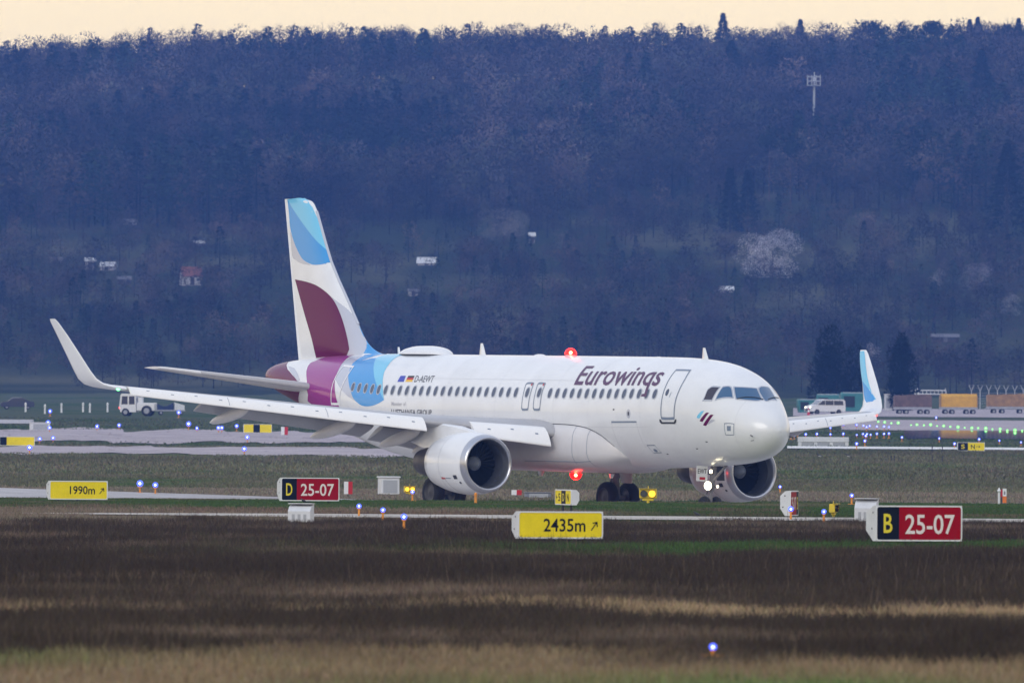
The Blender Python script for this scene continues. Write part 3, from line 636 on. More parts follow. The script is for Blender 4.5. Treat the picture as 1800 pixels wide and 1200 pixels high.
# ------------------------------------------------ engines
def engine(sg):
    c = (11.02, sg*5.755, 1.69); m = MB()
    cowl = [(.30, 1.075), (.55, 1.115), (.9, 1.145), (1.4, 1.155), (1.9, 1.125), (2.4, 1.06), (2.8, .985), (3.15, .905), (3.16, .86), (2.9, .86)]
    m.rev(cowl, c, 0, 56, 0)
    m.rev([(d, r) for d, r in ((.38, .83), (.8, .865), (1.12, .88))][::-1], c, 0, 56, 1)
    # service plates, warning text strip and cowl split drawn on the skin
    rp = pchip([p[0] for p in cowl[:8]], [p[1] for p in cowl[:8]])
    def cw(d, t, off): return (c[0]+d, c[1]+sg*(rp(d)+off)*math.sin(t), c[2]+(rp(d)+off)*math.cos(t))
    def cd_(vs, fs, mi, off=.006):
        vs, fs = bisected(vs, fs, .3, .12); m.add([cw(d, t, off) for d, t in vs], fs, mi)
    s1 = 1 if sg > 0 else -1
    for s in (1, -1):
        cd_([(.60, s*1.98), (.82, s*1.98), (.82, s*2.12), (.60, s*2.12)], [(0, 1, 2, 3)], 2)
        cd_(*fill2d([(.56+.06*math.cos(i*.785), s*2.27+.05*math.sin(i*.785)) for i in range(8)]), 2)
        cd_([(1.55, s*2.06), (1.70, s*2.06), (1.70, s*2.13), (1.55, s*2.13)], [(0, 1, 2, 3)], 3)
        cd_([(1.42, s*2.065), (1.52, s*2.065), (1.52, s*2.12), (1.42, s*2.12)], [(0, 1, 2, 3)], 3)
        cd_([(1.02, s*2.07), (1.38, s*2.07), (1.38, s*2.10), (1.02, s*2.10)], [(0, 1, 2, 3)], 4)
        cd_(*line2d([(1.45, s*2.12), (1.40, s*2.35), (1.28, s*2.6), (1.20, s*2.9)], .016), 2, .004)
        cd_(*line2d([(1.75, s*(.35+.1*i)) for i in range(27)], .012), 4, .003)
    e = pb(m, 'engine', [M_white, M_inlet, M_dline, M_red, M_line])
    m = MB(); m.rev([(.38, .83), (.24, .845), (.12, .872), (.04, .905), (0, .945), (.02, .985), (.09, 1.025), (.2, 1.06), (.302, 1.0755)], c, 0, 56); pb(m, 'inlet_lip', M_metal, e)
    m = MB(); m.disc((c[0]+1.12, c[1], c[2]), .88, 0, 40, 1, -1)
    for i in range(30):
        t = 2*math.pi*i/30; R = lambda r, k, d: (c[0]+d, c[1]+r*math.cos(t+k), c[2]+r*math.sin(t+k))
        m.add([R(.26, 0, 1.0), R(.26, .16, 1.09), R(.56, .17, 1.09), R(.85, .20, 1.10), R(.85, .06, .98), R(.56, .03, .98)], [(0, 1, 2, 5), (5, 2, 3, 4)], 0)
    pb(m, 'fan', [M_fan, M_dark], e)
    m = MB(); m.rev([(.70, .004), (.74, .06), (.80, .115), (.90, .19), (1.0, .25), (1.08, .285)], c, 0, 28); pb(m, 'spinner', M_spin, e)
    m = MB(); m.rev([(2.6, .70), (3.1, .66), (3.6, .62), (4.2, .54), (4.75, .46), (4.77, .43), (4.4, .42)], c, 0, 40); m.rev([(4.3, .34), (4.7, .26), (5.1, .12), (5.2, .01)], c, 0, 24); m.disc((c[0]+2.9, c[1], c[2]), .87, 0, 40, 0, 1)
    pb(m, 'exhaust_nozzle', M_dmetal, e)
    m = MB(); rings = []
    for a, zt, zb, w in ((11.9, 2.79, 2.6, .05), (12.4, 2.93, 2.5, .15), (13.2, 3.05, 2.4, .20), (14.2, 3.12, 2.3, .22), (15.4, 2.98, 2.2, .22), (16.6, 2.85, 2.45, .18), (17.4, 2.82, 2.7, .05)):
        rings.append([(a, c[1]-w, zb), (a, c[1]+w, zb), (a, c[1]+w, zt-.05), (a, c[1]+w*.6, zt), (a, c[1]-w*.6, zt), (a, c[1]-w, zt-.05)])
    m.loft(rings, 0, True, True, True, False); pb(m, 'pylon', M_white, e)
    m = MB()
    for k in (.75, 1.0):   # cowl strake on the inboard shoulder
        pass
    m.add([cw(.7, -.9, 0), cw(1.7, -.9, 0), cw(1.6, -.9, .22), cw(1.15, -.9, .2)], [(0, 1, 2, 3)], 0, False)
    pb(m, 'cowl_strake', M_white, e)
for sg in (1, -1): engine(sg)

# ------------------------------------------------ landing gear, lamps, aerials
def wheel(mb, a, b, z, r, w):
    mb.rev([(-w/2+.015, r*.62), (-w/2, r*.72), (-w/2+.02, r*.90), (-w/2+.09, r*.985), (0, r), (w/2-.09, r*.985), (w/2-.02, r*.90), (w/2, r*.72), (w/2-.015, r*.62)], (a, b, z), 1, 40, 0)
    for s in (-1, 1):
        mb.rev([(s*(w/2-.015), r*.62), (s*(w/2-.05), r*.58), (s*(w/2-.09), r*.40), (s*(w/2-.05), r*.22), (s*(w/2-.03), .01)], (a, b, z), 1, 32, 1)
for sg in (1, -1):
    b = sg*3.8; g = thing('main_gear', None, None); g.parent = plane
    m = MB(); m.tube((17.5, b, .58), (17.45, sg*3.62, 1.35), .11, .13, 14); m.tube((17.45, sg*3.62, 1.3), (17.3, sg*3.2, 2.9), .19, .21, 14)
    m.tube((17.5, b-.5, .58), (17.5, b+.5, .58), .09, .09, 12); m.tube((17.42, sg*3.55, 1.6), (17.3, sg*1.9, 2.3), .07, .08, 10)
    m.tube((17.62, b, .75), (17.85, sg*3.68, 1.1), .05, .05, 8); m.tube((17.85, sg*3.68, 1.1), (17.6, sg*3.62, 1.45), .05, .05, 8)
    m.tube((17.4, sg*3.6, 1.5), (16.7, sg*3.3, 2.6), .07, .07, 10)
    pb(m, 'strut', M_gear, g)
    for d in (-.465, .465):
        m = MB(); wheel(m, 17.5, b+d, .575, .585, .41); pb(m, 'wheel', [M_tyre, M_rim], g)
    m = MB(); o = sg*.24
    m.loft([[(16.75, sg*3.62+o, 2.75), (16.75, sg*3.66+o, 2.75), (18.2, sg*3.66+o, 2.75), (18.2, sg*3.62+o, 2.75)], [(16.95, sg*3.80+o, 1.62), (16.95, sg*3.84+o, 1.62), (18.0, sg*3.84+o, 1.62), (18.0, sg*3.80+o, 1.62)], [(17.1, sg*3.88+o, 1.12), (17.1, sg*3.92+o, 1.12), (17.8, sg*3.92+o, 1.12), (17.8, sg*3.88+o, 1.12)]], 0, True, True, True, False)
    pb(m, 'gear_door', M_belly, g)
g = thing('nose_gear', None, None); g.parent = plane
na = 4.86
m = MB(); m.tube((na, 0, .38), (na-.05, 0, 1.0), .07, .08, 12); m.tube((na-.05, 0, .95), (na-.2, 0, 2.1), .11, .12, 14); m.tube((na, -.34, .38), (na, .34, .38), .055, .055, 10)
m.tube((na-.06, 0, 1.25), (na-1.1, 0, 1.95), .05, .05, 10); m.tube((na-.08, .22, 1.6), (na-.08, -.22, 1.6), .05, .05, 8); m.tube((na+.12, 0, .55), (na+.3, 0, .82), .035, .035, 8); m.tube((na+.3, 0, .82), (na+.06, 0, 1.1), .035, .035, 8)
m.tube((na-.08, 0, 1.1), (na-.22, 0, 1.1), .05, .05, 8)
pb(m, 'strut', M_gear, g)
for d in (-.25, .25):
    m = MB(); wheel(m, na, d, .38, .385, .22); pb(m, 'wheel', [M_tyre, M_rim], g)
# doors: forward leg door with the registration letters, two side doors behind the leg
m = MB(); m.box(na-.30, na-.27, .34, .80, 1.30, 1.86, 0)
vs, fs, w = text2d('EWT', .01); k = .17
m.add([(na-.304, .76-x/w*.38, 1.58+y*k) for x, y in vs], [f[::-1] for f in fs], 1)
m.add([(na-.303, .68, 1.35), (na-.303, .44, 1.35), (na-.303, .44, 1.45), (na-.303, .68, 1.45)], [(0, 1, 2, 3)], 2, False)
pb(m, 'gear_door', [M_white, M_blk, M_red], g, 'white leg door lettered in black')
m = MB(); m.loft([[(na-.15, -.42, 1.86), (na-.15, -.45, 1.86), (na+.45, -.45, 1.86), (na+.45, -.42, 1.86)], [(na-.10, -.50, 1.34), (na-.10, -.53, 1.34), (na+.40, -.53, 1.34), (na+.40, -.50, 1.34)]], 0, True, True, True, False)
pb(m, 'gear_door', M_dline, g)
def lamp(c, r, parent, name='landing_light', mm=None):
    m = MB(); m.tube((c[0], c[1], c[2]), (c[0]+.16, c[1], c[2]), r*1.12, r*.7, 18, 1, True); m.sphere((c[0]-.005, c[1], c[2]), r, 16, 0, .35, 1, 1)
    return pb(m, name, [mm or M_land, M_gear], parent)
lamp((na-.28, .30, 1.14), .16, g); lamp((na-.30, .20, 1.66), .07, g); lamp((na-.30, -.10, 1.12), .05, g)
ld = bpy.data.lights.new('landing_beam', 'SPOT'); lo = bpy.data.objects.new('landing_beam', ld); COL.objects.link(lo)
ld.energy = 900; ld.spot_size = math.radians(24); ld.color = (1, .93, .78); ld.shadow_soft_size = .1; ld.spot_blend = .6
lo.parent = plane; lo.location = (na-.55-A0, .30, 1.14); lo.rotation_euler = (0, math.radians(86), 0)
for nm, c, up in (('top', (14.98, 0, 5.80), 1), ('belly', (14.35, 0, 1.49), -1)):
    m = MB(); m.tube((c[0], 0, c[2]-.03*up), (c[0], 0, c[2]+.05*up), .20, .18, 20, 1); m.sphere((c[0], 0, c[2]+.05*up), .215, 20, 0, 1.1, 1.1, 1.15*up, True)
    m.sphere((c[0]-.180, .108, c[2]+.12*up), .065, 12, 2)
    o = pb(m, 'beacon_light', [M_beac, M_lgrey, M_beacc])
    pl = bpy.data.lights.new('beacon_glow', 'POINT'); po = bpy.data.objects.new('beacon_glow', pl); COL.objects.link(po)
    pl.color = (1, .03, .015); pl.energy = 32 if up < 0 else 14; pl.shadow_soft_size = .15; po.parent = plane; po.location = (c[0]-A0, 0, c[2]+.42*up)
def blade(a, z, h, c0, c1, sweep, name='aerial', up=1):
    m = MB(); rings = []
    for t in (0, .5, .93, 1):
        ch = c0+(c1-c0)*t; le = a+sweep*t; w = .05*(1-.5*t)
        rings.append([(le+ch, 0, z+h*t*up), (le+ch*.5, w, z+h*t*up), (le+ch*.12, w*.8, z+h*t*up), (le, 0, z+h*t*up), (le+ch*.12, -w*.8, z+h*t*up), (le+ch*.5, -w, z+h*t*up)])
    m.loft(rings, 0, True, True, True); return pb(m, name, M_white)
blade(5.25, 5.70, .46, .48, .16, .28); blade(21.15, 5.78, .46, .50, .17, .26); blade(27.55, 5.72, .34, .22, .13, .12)
blade(16.6, 1.50, .20, .5, .25, .15, up=-1); blade(11.6, 1.46, .16, .4, .2, .12, up=-1)
for a, w in ((17.2, .7), (8.75, .36), (28.5, .2)):
    m = MB(); m.sphere((a, 0, 5.78), w*.5, 14, 0, 1, .5, .22, True); pb(m, 'flat_aerial', M_white)
m = MB(); rings = []
DH = pchip([24.0, 24.15, 24.5, 25.2, 26.0, 26.8, 27.3, 27.55], [.02, .17, .29, .345, .34, .26, .13, .01]); DW = pchip([24.0, 24.2, 24.8, 26, 27, 27.55], [.12, .38, .56, .56, .36, .06])
for i in range(25):
    a = 24+i*3.55/24; rings.append([(a, DW(a)*math.cos(math.pi*j/18), 5.77+DH(a)*math.sin(math.pi*j/18)) for j in range(19)])
m.loft(rings, 0, False); m.loft([[(p[0], p[1]*1.04, 5.74) for p in r][::18]+[(r[0][0], r[0][1]*1.04, 5.775), (r[0][0], r[0][1]*1.0, 5.78)] for r in rings][0:0] or [[(24, -.1, 5.7), (24, .1, 5.7)], [(27.4, -.1, 5.7), (27.4, .1, 5.7)]], 0, False)
for s in (1, -1):
    for i in range(24): m.tube((rings[i][0][0], s*rings[i][0][1], 5.765), (rings[i+1][0][0], s*rings[i+1][0][1], 5.765), .022, .022, 6, 1, False)
pb(m, 'satellite_dome', [M_white, M_dline])
for s in (1, -1):
    m = MB(); m.tube((1.02, s*.80, 3.02), (.74, s*.87, 2.98), .022, .018, 8); pb(m, 'pitot_probe', M_rim)
for s, t0, t1 in ((1, (1.28, .06), (1.75, .50)), (-1, (1.28, -.06), (1.70, -.42))):
    pts = [fus(t0[0]+(t1[0]-t0[0])*i/6, (t0[1]+(t1[1]-t0[1])*i/6)*1.6, .03) for i in range(7)]
    m = MB()
    for i in range(6): m.tube(pts[i], pts[i+1], .014, .014, 6)
    pb(m, 'windscreen_wiper', M_dline)

# ------------------------------------------------------------------ hillside: woods, single trees, huts, mast
M_twig = mat('twigs_and_bark', attr='Col', rough=.95, noise=.12, nscale=.15, spec=0.0)
def tri_twigs(base, dirs, length, width):
    """thin triangular twigs: arrays -> (n,3,3)"""
    d = dirs/np.maximum(np.linalg.norm(dirs, axis=1, keepdims=True), 1e-6)
    r = rng.normal(size=d.shape); s = np.cross(d, r); s /= np.maximum(np.linalg.norm(s, axis=1, keepdims=True), 1e-6)
    w = (width/2)[:, None]*s
    return np.stack([base-w, base+w, base+d*length[:, None]], 1)
def crown_shading(T, spread=.36, bottom=.2):
    """orient every twig outwards and give it the normal of the crown surface it belongs to"""
    c = T.mean(1)-np.array((0, 0, bottom+(1-bottom)*.38)); q = c/np.array((spread, spread, (1-bottom)*.5)); o = q/np.maximum(np.linalg.norm(q, axis=1, keepdims=True), 1e-4)
    g = np.cross(T[:, 1]-T[:, 0], T[:, 2]-T[:, 0]); g /= np.maximum(np.linalg.norm(g, axis=1, keepdims=True), 1e-9)
    f = (g*o).sum(1) < 0; T = T.copy(); T[f] = T[f][:, ::-1]; g[f] *= -1
    n = o+.35*g+np.array((0, 0, .15)); n /= np.linalg.norm(n, axis=1, keepdims=True)
    return T, np.repeat(n, 3, 0)
def trunk_tris(h, r, lean=0.0, x0=0.0, n=5):
    o = []
    for i in range(n):
        a, b = 2*math.pi*i/n, 2*math.pi*(i+1)/n
        p = [np.array((x0+r*math.cos(t), r*math.sin(t), -.02)) for t in (a, b)]; q = [np.array((x0+lean+r*.35*math.cos(t), r*.35*math.sin(t), h)) for t in (a, b)]
        o += [[p[0], p[1], q[1]], [p[0], q[1], q[0]]]
    return np.array(o)
def crown_deciduous(n, spread=.36, bottom=.22, fine=1.0):
    u = rng.normal(size=(n, 3)); u /= np.linalg.norm(u, axis=1, keepdims=True)
    k = rng.uniform(.25, 1, n)**.45
    lob = rng.normal(size=(7, 3)); lob /= np.linalg.norm(lob, axis=1, keepdims=True); lob[:, 2] = np.abs(lob[:, 2])*.8
    bump = .80+.35*np.max(u@lob.T, axis=1)**6
    p = u*(k*bump)[:, None]
    P = np.stack([p[:, 0]*spread, p[:, 1]*spread, (bottom+1)/2+p[:, 2]*(1-bottom)/2*.95], 1)
    d = u*.8+np.array((0, 0, .35))+rng.normal(size=(n, 3))*.5
    return tri_twigs(P, d, rng.uniform(.045, .10, n)*fine, rng.uniform(.012, .028, n)*fine)
def crown_lobed(n, spread=.36, bottom=.2, fine=1.0, k=26):
    """crown of separate rounded masses: flat bottomed dome with hollows between the lobes"""
    a = rng.uniform(0, 2*math.pi, k); zc = rng.uniform(.05, .92, k); rr = np.sqrt(rng.uniform(.05, 1, k))*.78*np.sqrt(1-zc**3.2)
    rad = rng.uniform(.25, .40, k)*(1-.12*zc); i = rng.choice(k, n, p=rad**2/np.sum(rad**2)); u = rng.normal(size=(n, 3)); u /= np.linalg.norm(u, axis=1, keepdims=True)
    q = u*(rad[i]*rng.uniform(.45, 1.05, n)**.5)[:, None]
    P = np.stack([spread*(rr*np.cos(a))[i]+q[:, 0]*spread, spread*(rr*np.sin(a))[i]+q[:, 1]*spread, np.maximum(bottom+(1-bottom)*.86*zc[i]+q[:, 2]*(1-bottom)*.55, bottom*.6)], 1)
    d = u+np.array((0, 0, .25))+rng.normal(size=(n, 3))*.5
    return tri_twigs(P, d, rng.uniform(.045, .11, n)*fine, rng.uniform(.014, .034, n)*fine)
def crown_conifer(n, spread=.19, bottom=.10, fine=1.0):
    t = rng.uniform(0, 1, n)**.8; z = bottom+(1-bottom)*t; r = spread*(1-t)**.85*rng.uniform(.35, 1.05, n)*(.85+.2*np.sin(z*60)); a = rng.uniform(0, 2*math.pi, n)
    P = np.stack([r*np.cos(a), r*np.sin(a), z], 1)
    d = np.stack([np.cos(a), np.sin(a), rng.uniform(-.55, .15, n)], 1)
    return tri_twigs(P, d, rng.uniform(.04, .085, n)*fine, rng.uniform(.02, .045, n)*fine)
def crown_pine(n, spread=.2):
    """flat topped pine: clumps of needles high on a bare stem"""
    c = rng.uniform(-1, 1, (9, 3))*np.array((spread*.75, spread*.75, .13))+np.array((0, 0, .80)); i = rng.integers(0, 9, n)
    P = c[i]+rng.normal(size=(n, 3))*np.array((.045, .045, .032))
    return tri_twigs(P, rng.normal(size=(n, 3))+np.array((0, 0, .3)), rng.uniform(.03, .06, n), rng.uniform(.016, .03, n))
TEMPL = [np.concatenate([trunk_tris(.6, .010), crown_lobed(620, s*1.05, b, .62, 9)]) for s, b in ((.36, .2), (.42, .25), (.32, .3), (.38, .15), (.35, .3))]
TEMPL += [np.concatenate([trunk_tris(.9, .012), crown_conifer(300, .2, .08, .75)]) for _ in range(2)]
TEMPL += [crown_deciduous(90, .75, .02, 1.6) for _ in range(2)]       # low scrub
BARK = 1.2*np.array([(.062, .050, .052), (.075, .055, .052), (.050, .046, .050), (.085, .066, .056), (.055, .058, .048), (.020, .034, .022), (.024, .038, .026)])
TEMPL = [crown_shading(t, .36 if i < 5 else .2, .2) for i, t in enumerate(TEMPL)]
def hill_mass():
    V = []; Cc = []; Nn = []
    def plant(X, Y, kinds, h, cols):
        Z = gz(X, Y)
        for k in np.unique(kinds):
            m = np.where(kinds == k)[0]; T, tn = TEMPL[k]; T = T.reshape(-1, 3); a = rng.uniform(0, 2*math.pi, len(m)); c, s = np.cos(a), np.sin(a); hh = h[m]; wd = hh*rng.uniform(.95, 1.45, len(m))
            x = (T[None, :, 0]*c[:, None]-T[None, :, 1]*s[:, None])*wd[:, None]+X[m][:, None]
            y = (T[None, :, 0]*s[:, None]+T[None, :, 1]*c[:, None])*wd[:, None]+Y[m][:, None]
            z = T[None, :, 2]*hh[:, None]+Z[m][:, None]
            V.append(np.stack([x, y, z], -1).reshape(-1, 3)); Cc.append(np.repeat(cols[m], T.shape[0], 0))
            Nn.append(np.stack([tn[None, :, 0]*c[:, None]-tn[None, :, 1]*s[:, None], tn[None, :, 0]*s[:, None]+tn[None, :, 1]*c[:, None], np.broadcast_to(tn[None, :, 2], x.shape)], -1).reshape(-1, 3))
    def field(y0, y1, sp, keep):
        X, Y = np.meshgrid(np.arange(-215, 216, sp), np.arange(y0, y1, sp)); X = X.ravel()+rng.uniform(-.48, .48, X.size)*sp; Y = Y.ravel()+rng.uniform(-.48, .48, Y.size)*sp
        m = (np.abs(X) < .05*Y+45) & keep(X, Y)
        for cx, cy, rx, ry in CLEAR: m &= ~((np.abs(X-cx) < rx) & (Y > cy-ry) & (Y < cy+3))
        return X[m], Y[m]
    # upper wood
    X, Y = field(2270, 2905, 7.8, lambda x, y: y > 2300+90*(fbm(x/45, y/60, 5)-.5)+18*np.sin(x/28))
    n = len(X); con = fbm(X/38, Y/70, 77) > .575
    kinds = np.where(con & (rng.uniform(size=n) < .7), rng.integers(5, 7, n), rng.integers(0, 5, n))
    h = rng.uniform(12.5, 18.5, n)*np.where(Y > 2835, .84, 1); shade = np.clip(-.15+2.3*fbm(X/34, Y/48, 31), .3, 1.9)
    cols = np.where(kinds[:, None] >= 5, BARK[rng.integers(5, 7, n)], BARK[rng.integers(0, 5, n)])*shade[:, None]*rng.uniform(.55, 1.5, n)[:, None]
    plant(X, Y, kinds, h, cols)
    # orchards and scrub on the lower slope
    X, Y = field(1745, 2330, 6.4, lambda x, y: fbm(x/30, y/45, 8)+.16*rng.uniform(-1, 1, x.shape) > .41)
    n = len(X); kinds = np.where(rng.uniform(size=n) < .45, rng.integers(7, 9, n), rng.integers(0, 5, n))
    kinds = np.where((fbm(X/20, Y/30, 91) > .64) & (rng.uniform(size=n) < .5), rng.integers(5, 7, n), kinds)
    h = np.where(kinds >= 7, rng.uniform(2, 4.5, n), rng.uniform(4.5, 9.5, n)); shade = np.clip(.05+1.6*fbm(X/16, Y/26, 32), .25, 1.6)
    cols = np.where(((kinds == 5) | (kinds == 6))[:, None], BARK[rng.integers(5, 7, n)], BARK[rng.integers(0, 5, n)])*shade[:, None]*rng.uniform(.55, 1.5, n)[:, None]
    plant(X, Y, kinds, h, cols)
    V = np.concatenate(V); Cc = np.concatenate(Cc)
    o = np_mesh('hillside_wood', V, np.arange(len(V)).reshape(-1, 3), M_twig, Cc, True, None, np.concatenate(Nn))
    tag(o, 'bare brown wood and scrub covering the hillside behind the airfield', 'woodland', kind='stuff')

def tree_obj(name, crown, trunk, ccol, tcol, h, label, group=None):
    """template tree of real height h: an Empty with trunk and crown"""
    r = thing(name, label, 'tree', group=group)
    for nm, T, c in (('trunk', trunk, tcol), ('crown', crown, ccol)):
        nn = None
        if nm == 'crown': T, nn = crown_shading(T, max(np.abs(T[:, :, 0]).max(), .1), max(T[:, :, 2].min(), 0))
        v = T.reshape(-1, 3)*h; cc = np.broadcast_to(np.array(c), (len(T), 3))*rng.uniform(.7, 1.3, (len(T), 1))
        np_mesh(nm, v, np.arange(len(v)).reshape(-1, 3), M_twig, np.repeat(cc, 3, 0), nm == 'crown', r, nn)
    return r
def branchy(seed, h=1.0, depth=5):
    """open bare tree built limb by limb"""
    rr = random.Random(seed); T = []
    def seg(p, d, L, r, lv):
        q = p+d*L; s = d.orthogonal().normalized(); t = d.cross(s); k = 3
        for i in range(k):
            a, b = 2*math.pi*i/k, 2*math.pi*(i+1)/k; A = s*math.cos(a)+t*math.sin(a); B = s*math.cos(b)+t*math.sin(b)
            T.append([p+A*r, p+B*r, q+B*r*.62]); T.append([p+A*r, q+B*r*.62, q+A*r*.62])
        if lv == 0: return
        for i in range(rr.choice((2, 3, 3)) if lv > 1 else 3):
            n = (d+Vector((rr.gauss(0, .5), rr.gauss(0, .5), rr.gauss(.14, .32)))).normalized()
            seg(p+d*L*rr.uniform(.65, 1), n, L*rr.uniform(.6, .86), r*.58, lv-1)
    seg(Vector((0, 0, -.02)), Vector((rr.uniform(-.06, .06), rr.uniform(-.06, .06), 1)).normalized(), .34, .020, depth)
    A = np.array([[tuple(v) for v in t] for t in T]); A[:, :, 2] /= max(A[:, :, 2].max(), .01); return A[:6], A[6:]
CLEAR = []
SURVEY = []
# (kind, pixel x, pixel row of the foot, distance, height, label)
# trees that can be told apart on the slope
def crown_dome(n, spread, bottom): return crown_deciduous(n, spread, bottom, .75)
blossom_label = ['broad white blossoming tree, largest pale crown on the hillside to the right', 'greyish blossoming tree above the middle of the airliner roof', 'small olive pale round tree high on the left slope above the tail',
                 'pale pinkish blossoming tree near the right edge, wider of the pair', 'thin pale blossoming bush left of the wide pinkish tree at the right edge', 'low bright white blossoming tree at the far right edge below the others',
                 'pale blossoming bush between the two dark round trees', 'faint pale bush right of the grey blossoming tree', 'whitish bush just above the satellite dome']
blossom = [(1358, 452, 138, 78, (.46, .44, .49)), (885, 395, 108, 62, (.17, .16, .16)), (440, 307, 62, 40, (.24, .24, .19)), (1722, 488, 76, 46, (.22, .20, .24)), (1650, 492, 44, 34, (.28, .26, .30)), (1776, 538, 46, 36, (.36, .35, .40)), (1532, 622, 34, 34, (.40, .36, .42)), (990, 422, 50, 30, (.20, .18, .21)), (780, 608, 34, 26, (.36, .36, .38))]
def survey(px, crow, hpx):
    """distance at which a tree of this pixel height stands on the slope below its crown row"""
    p = ground_hit(px, crow+hpx*.5, 1500); return p, p.y/FPX
for (px, cr_, w, hh, c), lb in zip(blossom, blossom_label):
    p, s = survey(px, cr_, hh*1.1); H = hh*1.25*s; spread = min(w*s/2/H, 1.1)
    t = tree_obj('blossoming_tree' if w > 36 else 'blossoming_bush', crown_lobed(11000 if w > 60 else 4500, spread, .12, .26), trunk_tris(.5, .022), tuple(min(q*1.35, .85) for q in c), (.05, .045, .045), H, lb); t.location = p
    CLEAR.append((p.x, p.y, w*s*.55, 26))
for px, cr_, w, hh, lb, kind in ((1470, 603, 98, 92, 'large dark round evergreen tree left of the blue winglet', 'near'), (1582, 615, 62, 78, 'smaller dark evergreen tree right of the blue winglet', 'near'),
                           (681, 168, 40, 66, 'dark spruce standing out above the tail high on the slope', 'con'), (1283, 360, 32, 98, 'dark narrow conifer, left one of a close pair above the cockpit', 'col'), (1314, 362, 34, 96, 'dark narrow conifer, right one of a close pair above the cockpit', 'col'),
                           (1285, 130, 70, 90, 'dark broad spruce high in the wood left of the mast', 'con'), (1725, 160, 60, 110, 'dark spruce high in the wood near the right edge', 'con'), (1770, 350, 80, 150, 'tall dark drooping conifer at the right edge of the slope', 'con'), (280, 280, 90, 90, 'dark spreading evergreen on the left slope', 'round'), (805, 225, 70, 60, 'dark flat pine crown above bare trunks in mid slope', 'round')):
    p, s = survey(px, cr_, hh); H = hh*1.15*s
    if kind == 'near':
        p = on_ground(px, 1425.0); s = 1425/FPX; ft = 760.5-(p.z-HCAM)/s+RHO*(px-900); H = (ft-(cr_-hh*.5))*s
    if kind in ('round', 'near'): cw = crown_lobed(5200 if kind == 'near' else 3200, min(w*s/2/H, .9), .04, .6)
    elif kind == 'col': cw = crown_conifer(2600, w*s/2/H*1.25, .02, .65); cw[:, :, :2] *= 1.25
    else: cw = crown_conifer(3200, w*s/2/H*1.4, .05, .6)
    t = tree_obj({'round': 'evergreen_tree', 'near': 'evergreen_tree', 'col': 'conifer_tree', 'con': 'spruce_tree'}[kind], cw, trunk_tris(.9 if kind not in ('round', 'near') else .5, .016), ((.013, .024, .015) if kind != 'near' else (.005, .011, .007)), (.04, .035, .032), H, lb); t.location = p
    CLEAR.append((p.x, p.y, w*s*.5, 30))
# pines with bare pale stems in the middle of the slope
pp = tree_obj('pine_tree', crown_pine(700), trunk_tris(.85, .010), (.020, .030, .020), (.13, .095, .09), 17, 'tall pine with bare pale trunk on the mid slope wood edge', 'bare stemmed pines on the slope')
pines = [(372, 290), (378, 300), (424, 285), (432, 296), (516, 288), (556, 290), (602, 300), (622, 296), (634, 300), (665, 292), (668, 298), (700, 300), (742, 296), (766, 300), (790, 296), (796, 302), (900, 300), (908, 305), (190, 280), (1352, 330), (1390, 335)]
for i, (px, row) in enumerate(pines):
    p = ground_hit(px, row+24, 1500); s = p.y/FPX; hs_ = (row+24-222+rng.uniform(-8, 14))*s/17; k_ = rng.uniform(.9, 1.1)
    if i == 0: pp.location = p; pp.scale = (k_, k_, hs_)
    else: dup(pp, p, rng.uniform(0, 6), (k_, k_, hs_))
    CLEAR.append((p.x, p.y, 3.0, 95))
# trees whose crowns break the skyline
barelab, conlab = 'bare leafless tree breaking the skyline along the ridge', 'dark conifer standing above the ridge skyline'
proto = []
for k in range(4):
    tr, cw = branchy(20+k, depth=6); cw = np.concatenate([cw, crown_lobed(520, .40, .35, .55, 16)]); proto.append(tree_obj('bare_tree', cw, tr, (.040, .033, .030), (.045, .038, .034), 17, barelab, 'bare trees along the ridge'))
used = set()
for i in range(64):
    px = -30+i*29.5+rng.uniform(-11, 11); Y = rng.uniform(2835, 2905); p = on_ground(px, Y); k = int(rng.integers(0, 4)); sc_ = rng.uniform(.92, 1.10)*(1.0 if 180 < px < 640 or px > 1150 else .92)
    if k not in used: used.add(k); r = proto[k]; r.location = p; r.scale = (sc_,)*3
    else: r = dup(proto[k], p, rng.uniform(0, 6), (sc_*1.15, sc_*1.15, sc_))
ridge = [(1266, 25, 62, 0), (1402, 36, 50, 0), (1517, 28, 54, 1), (1634, 30, 56, 1), (1700, 36, 40, 0), (1714, 32, 46, 0), (1766, 36, 40, 1), (1786, 34, 48, 0)]
cpro = [tree_obj('skyline_conifer', crown_conifer(2600, .22, .2, .5), trunk_tris(.95, .012), (.012, .018, .013), (.03, .03, .03), 18, conlab, 'conifers above the ridge'), tree_obj('skyline_pine', crown_pine(800, .24), trunk_tris(.9, .012), (.012, .018, .013), (.03, .03, .03), 18, 'flat topped dark pine standing above the ridge skyline', 'pines above the ridge')]
seen = set()
for px, top, w, k in ridge:
    Y = 2838; p = on_ground(px, Y); q = at(px, top-2, Y); s = (q.z-p.z)/18
    if k not in seen: seen.add(k); r = cpro[k]; r.location = p; r.scale = (s,)*3
    else: r = dup(cpro[k], p, rng.uniform(0, 6), s)
